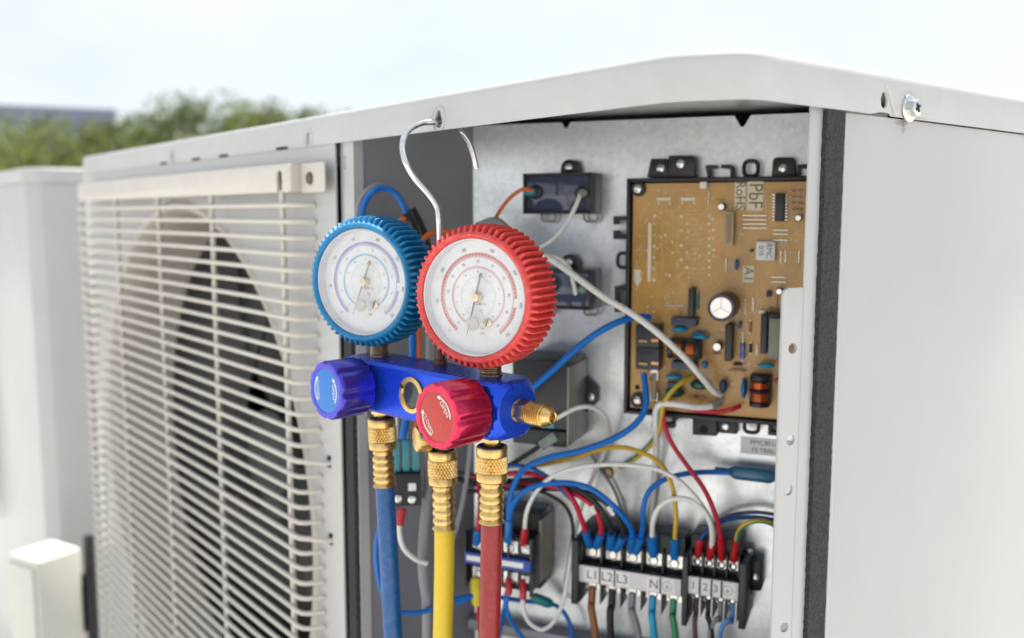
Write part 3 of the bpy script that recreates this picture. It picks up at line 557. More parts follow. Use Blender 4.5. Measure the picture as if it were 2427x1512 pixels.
# knobs
def knob(s, mt, stm, name, rot, lab):
    K = MF(s, -TT, 0.0005)
    b = MB(); b.lathe(K, [(0.0125,-0.001),(0.0125,0.004),(0.0115,0.0045)], 40)
    b.lathe(K, [(0.0052,0.0),(0.0052,0.008)], 20)
    R0 = 0.0200; zz = [(0.86,0.0042),(0.97,0.0046),(1.0,0.0058),(1.0,0.0290),(0.985,0.0302),(0.955,0.0312),(0.78,0.0316),(0.745,0.0314),(0.735,0.0308)]
    def rf(a, j, r, z):
        q = (a*8/(2*math.pi)) % 1.0; d = abs(q-0.5)*2            # d=1 in the flute
        fl = max(0.0, (d - 0.5)/0.5); fl = fl*fl*(3-2*fl)
        dep = 0.085 if j in (2,3) else (0.075 if j == 4 else (0.055 if j in (1,5) else (0.02 if j == 0 else 0.0)))
        return R0*r*(1 - dep*fl)
    b.lathe(K, zz, 160, rf)
    k = ob('valve_knob', b, mt, GS, smooth=40); k['label'] = lab
    d = MB(); d.lathe(K, [(0.0150,0.0305),(0.0150,0.03115),(0.0146,0.0313)], 64); st_ = ob('sticker', d, stm, k)
    w = MB(); KT = K @ T(0,0,0.03145)
    for ang, word, sz in ((rot[0], 'OPEN', 0.0040), (rot[1], 'CLOSED', 0.0037)):
        c_ = rad(ang); arc_mb(w, KT, 0.0119, 0.0128, c_-0.62, c_+0.62, 20)
        e = c_ + 0.62*(1 if word == 'OPEN' else -1); sg_ = 1 if word == 'OPEN' else -1
        pa = lambda r, a: (r*math.cos(a), r*math.sin(a), 0)
        w.add([pa(0.0108, e), pa(0.0139, e), pa(0.0122, e + 0.22*sg_)], [(0,1,2)], KT)
        off = 0.0090
        text_mb(w, word, sz, KT @ T(off*math.cos(c_), off*math.sin(c_), 0) @ RZ(c_ - math.pi/2 if word == 'OPEN' else c_ + math.pi/2))
    ob('lettering', w, PRINT_W, k, smooth=0)
    return k
knob(-0.079, KBL, STB, 'b', (2, 182), 'blue fluted valve knob with sky blue face')
knob(0.0340, KRD, STR, 'r', (38, 214), 'crimson fluted valve knob with red face')
# gauges
def gauge(s, t, u, v, phi, boot, ringm, ringm2, q, red, lab, gs):
    base = MP(s, t, HH)
    d = V((base.x - CAM.x, base.y - CAM.y, 0)).normalized(); rt = V((d.y, -d.x, 0))
    n = (d*(-math.cos(phi)) - rt*math.sin(phi)).normalized()
    c0 = V((base.x, base.y, 0)) + n*q
    dd = ray(u, v); k = (V((c0.x, c0.y, 0)) - V((CAM.x, CAM.y, 0))).dot(d)/V((dd.x, dd.y, 0)).dot(d)
    zc = CAM.z + dd.z*k
    x_ = V((-n.y, n.x, 0)); C0 = V((c0.x, c0.y, zc)); GFm = FR(C0, x_, ZU, n) @ Matrix.Scale(gs, 4)     # z out of the dial face
    zb = zc - base.z - 0.037
    st_ = MB(); SF = FR(base, MBX, -MBN, ZU)
    stem = [(0.0072,-0.001),(0.0072,0.0006)]; z = 0.0012
    while z < zb - 0.002: stem += [(0.0066,z),(0.0069,z+0.0005),(0.0066,z+0.001)]; z += 0.0013
    stem += [(0.0066, zb+0.002)]
    ga = MB(); R1 = 0.0425; NR = 60
    #            front lip ... back ; (radius, z) with rib weight
    pr = [(0.0352,-0.0030,0),(0.0354,-0.0004,0),(0.0362,0.0010,0),(0.0374,0.0014,0),(0.0384,0.0008,0),(0.0389,-0.0004,0),(0.0392,-0.0018,0.15),(0.0394,-0.0026,0.75),(0.0396,-0.0040,1),(0.0400,-0.0160,1),(0.0398,-0.0265,1),(0.0395,-0.0288,0.8),(0.0388,-0.0306,0.1),(0.0363,-0.0318,0),(0.030,-0.0321,0)]
    def rf(a, j, r, z):
        w = pr[j][2]; x = (a*NR/(2*math.pi)) % 1.0; d = abs(x-0.5)*2
        e = max(0.0, 1 - (d/0.48)**4)**0.5 if d < 0.48 else 0.0
        return r - 0.0008*w + w*0.0042*e
    ga.lathe(GFm, [(a,b) for a,b,_ in pr], NR*10, rf, capa=False, capb=False)
    ga.lathe(GFm, [(0.031,-0.0318),(0.031,-0.0313)], 48)
    g_ = ob('rubber_boot', ga, boot, GS, smooth=45); g_['label'] = lab
    sm = MB(); sm.lathe(SF, stem, 28); ob('stem', sm, BRASSD, GS)
    bz = MB(); bz.lathe(GFm, [(0.0352,-0.0075),(0.0352,-0.0012),(0.0346,-0.0006),(0.0342,-0.0010),(0.0340,-0.0070)], 96, capa=False, capb=False); ob('bezel', bz, mat('clear_rim', (0.72,0.72,0.74), 0.15, var=0.04, coat=0.6), g_)
    dl = MB(); dl.lathe(GFm, [(0.0345,-0.0082),(0.0345,-0.0072)], 96); ob('dial', dl, DIAL, g_)
    D0 = GFm @ T(0,0,-0.0070)
    pr_ = MB()
    A0, A1 = rad(240), rad(-60)
    def ang(x): return A0 + (A1-A0)*x
    arc_mb(pr_, D0, 0.0246, 0.0264, ang(0.02), ang(0.80), 80, 0); arc_mb(pr_, D0, 0.0246, 0.0264, ang(0.84), ang(0.98), 20, 0)
    arc_mb(pr_, D0, 0.0238, 0.02415, ang(0.02), ang(0.98), 90, 0)
    arc_mb(pr_, D0, 0.0174, 0.0184, ang(0.0), ang(1.0), 90, 1); arc_mb(pr_, D0, 0.0118, 0.0120, ang(0.0), ang(1.0), 70, 2)
    for i in range(121):
        a = ang(i/120); r0, r1 = (0.0226, 0.0238) if i % 5 else (0.0218, 0.0238)
        if i % 2 == 0: arc_mb(pr_, D0, 0.0246, 0.0264, a-0.0035, a+0.0035, 1, 4, 0.00008)
        if i % 2 == 0: arc_mb(pr_, D0, 0.01665, 0.0174, a-0.005, a+0.005, 1, 3)
        if i % 3 == 0: arc_mb(pr_, D0, 0.0112, 0.0118, a-0.006, a+0.006, 1, 2)
    outer = ['0','100','200','300','400','500','600','700'] if red else ['0','50','100','150','200','250','300','350']
    mid = ['0','5','10','15','20','25','30','35','40','45','50'] if red else ['-1','0','2','4','6','8','10','12','15','17']
    inner = ['-20','0','20','40','50','60','70','80','90']
    for lst, rr, sz, mi in ((outer, 0.0292, 0.0027, 3), (mid, 0.0212, 0.0025, 3), (inner, 0.0151, 0.0016, 3), (inner, 0.0100, 0.0013, 2)):
        for i, w in enumerate(lst):
            a = ang((i+0.35)/(len(lst)-0.3)); text_mb(pr_, w, sz, D0 @ T(rr*math.cos(a), rr*math.sin(a), 0.00005) @ RZ(a - math.pi/2), mi, 0.8)
    text_mb(pr_, 'CLASS-1.6', 0.0021, D0 @ T(0.002,-0.0042,0), 3, 0.8); text_mb(pr_, '\u00b0C', 0.0026, D0 @ T(0.002,-0.0085,0), 3)
    text_mb(pr_, 'psi', 0.0024, D0 @ T(0.003,-0.0215,0), 3); text_mb(pr_, 'bar', 0.0020, D0 @ T(0.003,-0.0185,0), 3)
    ob('dial_print', pr_, [ringm, ringm2, PRINT_G, PRINT_K, DIAL], g_, smooth=0)
    nd = MB(); na = rad(-112) if not red else rad(-105); NM = GFm @ T(0,0,-0.0040) @ RZ(na)
    nd.add([(0,-0.0008,0),(0.024,-0.00018,0),(0.024,0.00018,0),(0,0.0008,0),(-0.0125,0.0006,0),(-0.0125,0.0014,0),(-0.0142,0.0012,0),(-0.0156,0,0),(-0.0142,-0.0012,0),(-0.0125,-0.0014,0),(-0.0125,-0.0006,0)], [tuple(range(11))], NM)
    ob('needle', nd, NEED, g_, smooth=0)
    hb_ = MB(); hb_.lathe(GFm @ T(0,0,-0.0072), [(0.0030,0),(0.0030,0.0020),(0.0026,0.0022),(0.0026,0.0046),(0.0006,0.0047),(0.0006,0.0042)], 24); ob('needle_hub', hb_, mat('pale_brass', (0.74,0.62,0.42), 0.3, 0.8), g_)
    sc_ = MB(); sc_.lathe(GFm @ T(0.0068,-0.0150,-0.0070), [(0.0028,0),(0.0028,0.0008),(0.0020,0.0012)], 20); s2 = ob('adjusting_screw', sc_, mat('pale_brass', (0.74,0.62,0.42), 0.3, 0.8), g_)
    sl_ = MB(); sl_.box(GFm @ T(0.0068,-0.0150,-0.0058) @ RZ(1.2), -0.0026,0.0026,-0.00035,0.00035,0,0.0002); ob('slot', sl_, DARK, s2)
    pg = MB(); pg.lathe(GFm @ T(0.0002,-0.0152,-0.0004), [(0.0042,-0.0008),(0.0042,0.0004),(0.0034,0.0010),(0.0020,0.0006)], 28); ob('lens_plug', pg, mat('clear_plug', (0.62,0.60,0.54), 0.2, alpha=0.75), g_)
    ln = MB(); ln.lathe(GFm, [(0.0345,-0.0012),(0.028,0.0000),(0.016,0.0008),(0.004,0.0010),(0.0004,0.0010)], 72, capa=False); ob('lens', ln, GLASSY, g_)
gauge(-0.089, 0.004, 860, 669, rad(35), BOOTB, PRINT_P, PRINT_B, 0.0225, False, 'blue ribbed rubber boot round the left gauge', 1.05)
gauge(0.025, 0.004, 1129, 706, rad(30), BOOTR, PRINT_R, PRINT_PK, 0.0225, True, 'red ribbed rubber boot round the right gauge', 1.02)
# hook
hk = [(1043, 858, 0.611), (1043, 760, 0.611), (1042, 620, 0.609), (1040, 520, 0.606), (1035, 490, 0.606), (1017, 462, 0.606), (985, 425, 0.607), (962, 385, 0.605), (954, 352, 0.610), (959, 322, 0.615), (977, 302, 0.620), (1005, 291, 0.625), (1034, 290, 0.6295), (1060, 293, 0.637), (1088, 308, 0.645), (1110, 335, 0.651), (1123, 370, 0.656), (1129, 399, 0.659)]
h_ = MB(); h_.tube(spline([deep(*p) for p in hk], 6), 0.0020, 14); ob('hook', h_, CHROME, GS)
hb0 = deep(1043, 858, 0.611); h_ = MB(); hz = MO.z + HH
h_.lathe(FR(V((hb0.x, hb0.y, hz)), V((1,0,0)), V((0,1,0)), ZU), [(0.0048,-0.001),(0.0048,0.004),(0.0036,0.005),(0.0036,0.012),(0.003,0.013)], 6); ob('hook_nut', h_, mat('dark_bronze', (0.12,0.075,0.05), 0.4, 0.8), GS, bevel=0.0003)
# outlets under the bar
def outlet(s, t, z0, z1):
    o_ = MB(); F_ = FR(MP(s, t, 0), MBX, MBN*-1, ZU); o_.lathe(F_, [(0.0068, z0), (0.0068, z0-0.0015), (0.0055, z0-0.002), (0.0055, z1)][::-1], 28)
    o_.prism(F_, [(0.0072*math.cos(rad(60*i+11)), 0.0072*math.sin(rad(60*i+11))) for i in range(6)], z0-0.0075, z0-0.002); ob('outlet', o_, BRASS, GS, bevel=0.0002)
HZ = -HH
outlet(-0.083, 0, HZ+0.002, HZ-0.013); outlet(-0.022, 0.004, HZ+0.002, HZ-0.026); outlet(0.030, 0, HZ+0.002, HZ-0.013)
tp = MB(); TPF = FR(MP(-0.022, 0.004, HZ-0.0125), MBX*0.35 + ZU*0, ZU, -MBN); 
tdir = (-MBN*0.92 - MBX*0.38).normalized(); tx = tdir.cross(ZU).normalized(); TPF = FR(MP(-0.022, 0.004, HZ-0.0125), tx, ZU, tdir)
tp.lathe(TPF, [(0.0048,0.0),(0.0048,0.007),(0.0060,0.0075),(0.0060,0.009)], 24)
def rk(a, j, r, z): return r*(1 + (0.02 if (int(a*40/(2*math.pi)*2) % 2) else 0))
tp.lathe(TPF, [(0.0082,0.0088),(0.0085,0.0094),(0.0085,0.0176),(0.0080,0.0184),(0.0030,0.0186)], 80, rk); ob('service_port_cap', tp, BRASS, GS, smooth=30)

# ---------------------------------------------------------------- hoses with knurled brass ends
def tri(x): x = x % 1.0; return 1 - abs(2*x - 1)
def hose(name, s, t, h0, L, path, mt, lab, r=0.0080):
    c0 = MP(s, t, h0)                        # top of the coupling nut
    R_ = root(name, (path[-1].x, path[-1].y, path[-1].z), lab, 'hose', 'charging hoses')
    ax = (path[0] - c0).normalized(); xx = ax.cross(V((0,1,0))).normalized(); F_ = FR(c0, xx, ax.cross(xx), ax)
    n = MB(); k = L/0.066
    prof = [(0.0084,-0.0004),(0.0095,0.0),(0.0099,0.0006),(0.0099,0.0056),(0.0096,0.0060)]
    n.lathe(F_, prof, 48, capa=False, capb=False)
    zz = [(0.0098, 0.0062 + i*0.0142*k/26) for i in range(27)]
    def kn(a, j, r_, z):
        u = a*30/(2*math.pi); w = (z/0.0021); return r_ - 0.00065 + 0.00115*min(tri(u+w*0.55), tri(u-w*0.55))**0.8
    n.lathe(F_, zz, 180, kn, capa=False, capb=False)
    ze = 0.0062 + 0.0142*k
    n.lathe(F_, [(0.0096, ze),(0.0099, ze+0.0004),(0.0099, ze+0.0052),(0.0090, ze+0.0060),(0.0070, ze+0.0062)], 48, capa=False, capb=False)
    ob('coupling_nut', n, BRASS, R_, smooth=40)
    n = MB(); n.lathe(F_, [(0.0050,-0.0002),(0.0084,-0.0004)], 32, capb=False); ob('nut_seal', n, DARK, R_)
    f = MB(); z = ze + 0.0055; pr = [(0.0066, z), (0.0073, z+0.001), (0.0073, z+0.0035), (0.0066, z+0.0045)]; z += 0.0055
    end = L + 0.001; nrib = 4; st_ = (end - z)/(nrib + 0.4)
    for i in range(nrib):
        pr += [(0.0070, z), (0.0077, z+st_*0.2), (0.0079, z+st_*0.45), (0.0076, z+st_*0.75), (0.0069, z+st_*0.9)]; z += st_
    pr += [(0.0082, end-0.0006), (0.0084, end), (0.0078, end+0.0003)]
    f.lathe(F_, pr, 40); ob('crimped_ferrule', f, BRASS, R_, smooth=50)
    hs = MB(); P_ = spline(path, 10); hs.tube([c0 + ax*(L-0.004)] + P_, r*0.86, 24); ob('hose_tube', hs, mt, R_)
def hpath(s, t, pts):
    o = []
    for u, v in pts: o.append(hit(u, v, MP(s, t, 0), MBN))
    return o
def floor_run(p, dx, dy):
    return [V((p.x+dx*0.01, p.y-0.006, p.z-0.12)), V((p.x+dx*0.04, p.y-0.02, 0.52)), V((p.x+dx*0.12, p.y-0.05+dy*0.1, 0.25)), V((p.x+dx*0.3, p.y-0.10+dy*0.3, 0.05)), V((p.x+dx*0.6, p.y-0.22+dy*0.6, 0.0095)), V((p.x+dx*1.0, p.y-0.30+dy, 0.0085)), V((p.x+dx*1.4, p.y-0.26+dy*1.5, 0.0085))]
hp = hpath(-0.083, 0, [(912,1148),(916,1220),(923,1340),(930,1480),(935,1600)]); hose('blue_hose', -0.083, 0, HZ-0.0085, (hp[0]-MP(-0.083,0,HZ-0.0085)).length, hp + floor_run(hp[-1], -0.25, -0.1), HB, 'blue rubber hose with knurled brass end, leftmost of the three hoses')
hp = hpath(-0.022, 0.004, [(1053,1248),(1053,1330),(1051,1430),(1049,1512),(1046,1620)]); hose('yellow_hose', -0.022, 0.004, HZ-0.0215, (hp[0]-MP(-0.022,0.004,HZ-0.0215)).length, hp + floor_run(hp[-1], 0.0, -0.12), HY, 'yellow rubber hose hanging between the blue and red hoses')
hp = hpath(0.030, 0, [(1165,1233),(1164,1320),(1162,1420),(1160,1512),(1157,1640)]); hose('red_hose', 0.030, 0, HZ-0.0085, (hp[0]-MP(0.030,0,HZ-0.0085)).length, hp + floor_run(hp[-1], 0.28, -0.1), HR, 'dull red rubber hose under the crimson knob')
# ================================================================ ELECTRICAL COMPARTMENT
def KK(x0, y0, s): return lambda zx, zy: ((x0 + zx/s)/1.6877, (y0 + zy/s)/1.6877)
K1 = KK(1380, 1650, 1.676); K2 = KK(2500, 600, 2.7486); K3 = KK(2500, 1150, 2.5203); K4 = KK(1950, 1250, 2.52); K5 = KK(2250, 1950, 2.5118); K6 = KK(1800, 1700, 1.7336); K8 = KK(1900, 600, 2.3267)
def ab(K, zx, zy, c): return pl(*K(zx, zy), c)
def ext(K, zx, zy, w, h, c):                 # (a0,a1,b0,b1) of a face seen at this picture place, c in front of the plate
    a0 = pl(*K(zx-w/2, zy), c)[0]; a1 = pl(*K(zx+w/2, zy), c)[0]; b1 = pl(*K(zx, zy-h/2), c)[1]; b0 = pl(*K(zx, zy+h/2), c)[1]; return a0, a1, b0, b1
PF0 = PF(0, 0, 0)
SCREW = MB(); SCREW.lathe(None, [(0.0034,0),(0.0036,0.0006),(0.0034,0.0014),(0.0024,0.0021),(0.0008,0.0023)], 18)
SCREWM = SCREW.mesh('screw', STEEL)
WASH = MB(); WASH.lathe(None, [(0.0056,0),(0.0056,0.0008),(0.0040,0.0009),(0.0040,0.0022),(0.0031,0.0030),(0.0010,0.0031)], 18); WASH.box(None, -0.0062,0.0062,-0.0045,0.0055,-0.0006,0.0)
WASHM = WASH.mesh('terminal_screw', STEEL)
WASHS = MB(); WASHS.lathe(None, [(0.0036,0),(0.0036,0.0008),(0.0028,0.0009),(0.0028,0.0020),(0.0020,0.0026),(0.0008,0.0027)], 14); WASHS.box(None, -0.0039,0.0039,-0.0034,0.0040,-0.0006,0.0)
WASHSM = WASHS.mesh('terminal_screw', STEEL)

# ---- circuit board
a0 = pl(1482, 700, 0.02)[0]; b1 = pl(1600, 421, 0.02)[1]; b0 = pl(1484, 980, 0.02)[1]; a1 = 0.302
CB = root('circuit_board', pw((a0+a1)/2, b0, 0), 'brown printed circuit board in black tray on the steel plate', 'circuit board')
ty = MB(); CBZ = 0.0165; w_ = 0.003
ty.box(PF0, a0, a1, b0, b1, 0.0105, 0.0125); ty.box(PF0, a0, a0+w_, b0, b1, 0.0005, 0.021); ty.box(PF0, a1-w_, a1, b0, b1, 0.0005, 0.021)
ty.box(PF0, a0+w_, a1-w_, b1-w_, b1, 0.0005, 0.0205); ty.box(PF0, a0+w_, a1-w_, b0, b0+w_, 0.0005, 0.0205)
tray = ob('tray', ty, BLK, CB, bevel=0.0006)
bd = MB(); bd.box(PF0, a0+0.0045, a1-0.0045, b0+0.0045, b1-0.0042, CBZ-0.0016, CBZ); ob('board', bd, BOARD, CB)
c_t = 0.014
def tabs(name, K, quad, c0, c1, m=BLK, par=None, bev=0.0005):
    pts = [pl(*K(x, y), c1) for x, y in quad]; b = MB(); b.prism(PF0, pts[::-1], c0, c1); return ob(name, b, m, par or CB, bevel=bev)
tabs('tray_bracket', K2, [(240,300),(285,95),(470,95),(470,300)], 0.001, 0.012); tabs('tray_bracket', K2, [(472,300),(480,60),(745,60),(768,110),(768,300)], 0.001, 0.016)
for x, y, cc in ((395,205,0.012),(615,150,0.016)):
    a, b = ab(K2, x, y, cc); inst('screw', SCREWM, PF(a, b, cc), CB)
for q in ([(880,165),(1005,165),(1005,200),(935,200),(935,300),(905,300)], [(1055,160),(1165,160),(1195,200),(1195,320),(1155,320),(1155,205),(1055,200)]): tabs('tray_clip', K2, q, 0.004, 0.013)
def ringtab(K, x, y, rx, ry, c=0.012, w=0.0016):
    a, b = ab(K, x, y, c); A = pl(*K(x+rx, y), c)[0]-a; Bq = pl(*K(x, y-ry), c)[1]-b
    m = MB(); M = PF(a, b, c); n = 28; m.tube([M @ V((A*abs(math.cos(t))**0.7*(1 if math.cos(t) > 0 else -1), Bq*abs(math.sin(t))**0.7*(1 if math.sin(t) > 0 else -1), 0)) for t in [2*math.pi*i/n for i in range(n+1)]], w, 8); return m
ob('tray_loop', ringtab(K2, 1385, 205, 78, 85), BLK, CB)
tabs('tray_bracket', K2, [(1610,300),(1625,110),(1650,80),(1845,80),(1865,110),(1880,300)], 0.001, 0.014); a, b = ab(K2, 1740, 205, 0.014); inst('screw', SCREWM, PF(a, b, 0.014), CB)
tabs('tray_clip', K2, [(1895,160),(2060,150),(2060,195),(1925,200),(1925,300),(1895,300)], 0.004, 0.013)
# left lugs
K0 = lambda x, y: (x, y)
tabs('tray_clip', K0, [(1453,512),(1484,512),(1484,522),(1463,522),(1463,532),(1453,532)], 0.004, 0.013); tabs('tray_clip', K0, [(1453,546),(1463,546),(1463,556),(1484,556),(1484,567),(1453,567)], 0.004, 0.013)
ob('tray_loop', ringtab(K0, 1478, 617, 14, 17), BLK, CB)
tabs('tray_clip', K0, [(1456,678),(1484,678),(1484,690),(1466,690),(1466,728),(1484,728),(1484,740),(1456,740)], 0.004, 0.013)
# bottom lugs
tabs('tray_bracket', K3, [(680,1320),(925,1330),(925,1500),(905,1500),(680,1485)], 0.001, 0.013); hh = MB(); a, b = ab(K3, 795, 1430, 0.0131); hh.lathe(PF(a,b,0.0131), [(0.0034,0),(0.0034,0.0003)], 18); ob('bracket_hole', hh, DARK, CB)
tabs('tray_bracket', K3, [(930,1335),(1130,1345),(1130,1480),(930,1465)], 0.001, 0.010); a, b = ab(K3, 1018, 1400, 0.010); inst('screw', SCREWM, PF(a, b, 0.010), CB)
ob('tray_loop', ringtab(K3, 1275, 1400, 72, 62), BLK, CB); tabs('tray_clip', K3, [(1440,1340),(1475,1342),(1475,1450),(1560,1455),(1560,1500),(1440,1490)], 0.004, 0.013)
tabs('wire_clip', K3, [(265,1360),(500,1370),(500,1420),(265,1412)], 0.012, 0.020); tabs('wire_clip', K3, [(470,1290),(530,1290),(530,1330),(495,1372),(470,1372)], 0.004, 0.018)
# silkscreen print
sk = MB(); sf = MB(); ZS = CBZ + 0.00012
def sk_rect(m, K, x, y, w, h, mi=0, z=ZS):
    p = ext(K, x, y, w, h, z); m.add([(p[0],p[2],z),(p[1],p[2],z),(p[1],p[3],z),(p[0],p[3],z)], [(0,1,2,3)], PF0, mi)
def sk_frame(m, K, x, y, w, h, t=4):
    for X, Y, W_, H_ in ((x, y-h/2, w, t), (x, y+h/2, w, t), (x-w/2, y, t, h), (x+w/2, y, t, h)): sk_rect(m, K, X, Y, W_, H_)
for x, y, w, h in ((425,540,155,30),(690,540,160,30),(268,1125,34,640),(1265,505,120,310),(1430,505,175,320),(1355,1365,120,180),(137,1360,70,90)): sk_rect(sk, K2, x, y, w, h)
p = [pl(*K2(x, y), ZS) for x, y in ((90,1405),(185,1405),(137,1510))]; sk.add([(a, b, ZS) for a, b in p], [(0,2,1)], PF0)
for x, y, w, h in ((430,615,205,110),(700,615,205,110),(770,765,345,120),(770,930,345,118),(770,1090,345,118),(770,1250,345,118),(770,1410,345,118),(370,1130,75,650),(1910,800,110,130)): sk_frame(sf, K2, x, y, w, h)
rs = random.Random(3)
for x, y in ((370,585),(495,585),(630,585),(760,585),(325,720),(318,810),(318,935),(318,1060),(318,1180),(318,1305),(318,1430),(445,935),(490,1380),(925,730),(925,810),(925,895),(925,975),(925,1055),(925,1130),(925,1215),(925,1290),(925,1375),(620,730),(680,810),(620,885),(680,965),(620,1050),(680,1125),(620,1210),(680,1290),(960,760),(970,880),(970,970),(975,1100),(970,1170)):
    a, b = ab(K2, x, y, ZS); r = rs.uniform(0.0007, 0.0012); sk.add([(a+r*math.cos(t), b+r*math.sin(t), ZS+0.00005) for t in [0.785*i for i in range(8)]], [tuple(range(8))], PF0)
def word(m, K, x, y, s, size, rot=0, mi=0, z=ZS+0.0001, wide=1.0):
    a, b = ab(K, x, y, z); text_mb(m, s, size, PF(a, b, z) @ RZ(rad(rot)), mi, wide)
for x, y, s, r in ((440,445,'CN2A CN2B',0),(680,440,'CNDM CNS2',0),(440,485,'01',0),(690,485,'02',0),(770,765,'52C1',0),(770,930,'21S4',0),(770,1090,'SV1X',0),(770,1250,'X504',0),(770,1410,'X505',0),(580,765,'X501',-90),(580,930,'X502',-90),(580,1090,'X503',-90),(580,1250,'X504',-90),(580,1410,'X505',-90),(450,1010,'F3',-90),(180,1110,'CN52C',-90),(985,760,'R81',0),(985,950,'R82',0),(990,1175,'R83',0),(1060,880,'CNM1 T7WE',-90),(1325,1050,'TRM R501 R502 R503',-90),(1460,930,'SW4',-90),(1545,580,'D42 D43 D44',-90),(1460,1370,'C511 C512',-90),(1840,1290,'LD1 LD2',-90),(1970,880,'R9',-90),(130,1260,'FAN',-90),(1500,1240,'SW1',0)): word(sf, K2, x, y, s, 0.0031, r)
for x, y, s in ((700,60,'C21'),(1210,150,'R31 R33'),(1310,200,'D31 D32'),(930,420,'C41'),(800,120,'R20'),(960,830,'ZNR'),(1080,900,'R6'),(1380,880,'L52'),(1240,700,'R71'),(150,40,'X1'),(870,900,'DSA')): word(sf, K3, x, y, s, 0.0031, -90)
ob('silkscreen', sk, SILK, CB, smooth=0, kind='stuff'); ob('silkscreen_fine', sf, SILKF, CB, smooth=0, kind='stuff')
pk = MB()
word(pk, K2, 1265, 505, 'RoHS', 0.0105, -90, 0, ZS+0.00012, 0.92); word(pk, K2, 1430, 505, 'PbF', 0.0150, -90, 0, ZS+0.00012, 0.88); word(pk, K2, 1355, 1365, 'A1', 0.0100, -90, 0, ZS+0.00012)
ob('board_lettering', pk, mat('board_letter_brown', (0.22, 0.12, 0.05), 0.5), CB, smooth=0, kind='stuff')
# copper tracks showing through the lacquer, and tiny part codes
rt = random.Random(11); tk = MB()
for i in range(150):
    a = rt.uniform(a0+0.008, a1-0.012); b = rt.uniform(b0+0.008, b1-0.010); pts = [(a, b)]
    for k in range(rt.randint(2, 4)):
        dx, dy = rt.choice(((1,0),(0,1),(0,-1),(0.7,0.7),(0.7,-0.7),(-1,0))); L = rt.uniform(0.004, 0.016); a += dx*L; b += dy*L
        if a0+0.006 < a < a1-0.008 and b0+0.006 < b < b1-0.008: pts.append((a, b))
    w = rt.choice((0.0003, 0.0004, 0.0007)); z = CBZ + 0.00004 + i*1.5e-7
    for p_, q_ in zip(pts, pts[1:]):
        d = V((q_[0]-p_[0], q_[1]-p_[1])).normalized(); n_ = V((-d.y, d.x))*w
        tk.add([(p_[0]+n_.x, p_[1]+n_.y, z), (p_[0]-n_.x, p_[1]-n_.y, z), (q_[0]-n_.x, q_[1]-n_.y, z), (q_[0]+n_.x, q_[1]+n_.y, z)], [(0,1,2,3)], PF0)
ob('copper_tracks', tk, mat('lacquered_track', (0.60, 0.37, 0.13), 0.3, var=0.2), CB, smooth=0, kind='stuff')
sd_ = MB()
for i in range(240):
    a = rt.uniform(a0+0.008, a1-0.010); b = rt.uniform(b0+0.008, b1-0.010); r = rt.uniform(0.00035, 0.0008)
    sd_.lathe(PF(a, b, CBZ), [(r, 0.0), (r*0.7, r*0.6), (r*0.1, r*0.8)], 7, capa=False)
ob('solder_joints', sd_, STEEL, CB, kind='stuff')
# components: c-height h above the board
def cbox(name, K, x, y, w, h, ht, m, bev=0.0006, z0=0.0):
    p = ext(K, x, y, w, h, CBZ+ht); b = MB(); b.box(PF0, p[0], p[1], p[2], p[3], CBZ+z0, CBZ+ht); return ob(name, b, m, CB, bevel=bev)
def ccyl(name, K, x, y, r, ht, m, top=None, tr=0.8):
    c = CBZ+ht; a, b = ab(K, x, y, c); R_ = pl(*K(x+r, y), c)[0] - a; M = PF(a, b, CBZ); q = MB(); q.lathe(M, [(R_*0.97,0),(R_,0.0006),(R_,ht-0.0008),(R_*0.96,ht),(R_*tr,ht),(R_*tr,ht-0.0003)], 36); o = ob(name, q, m, CB)
    if top:
        q = MB(); q.lathe(M, [(R_*tr,ht-0.0004),(R_*tr*0.95,ht+0.0001)], 36)
        for k in range(3): pass
        o2 = ob('vent_top', q, top, o)
        if R_ > 0.006:
            q = MB()
            for k in range(3): q.box(M @ RZ(rad(90+120*k)), 0, R_*tr*0.92, -0.00025, 0.00025, ht+0.00005, ht+0.0003)
            ob('score_mark', q, mat('score_grey', (0.45,0.44,0.44), 0.4, 0.6), o2)
    return o
def cdisc(name, K, x, y, w, h, ht, m):       # disc capacitor standing on edge
    c = CBZ+ht; p = ext(K, x, y, w, h, c); ca, cb_ = (p[0]+p[1])/2, (p[2]+p[3])/2; rx, ry = (p[1]-p[0])/2, (p[3]-p[2])/2
    vs = []; fs = []; n, mm = 20, 10; rz = max(rx, ry)
    for j in range(mm+1):
        t = math.pi*j/mm
        for i in range(n):
            q = 2*math.pi*i/n; vs.append((ca + rx*math.sin(t)*math.cos(q), cb_ + ry*math.sin(t)*math.sin(q), c - rz*0.6 + rz*0.8*math.cos(t)))
    for j in range(mm):
        for i in range(n): fs.append((j*n+i, j*n+(i+1)%n, (j+1)*n+(i+1)%n, (j+1)*n+i))
    b = MB(); b.add(vs, fs, PF0); return ob(name, b, m, CB, smooth=80)
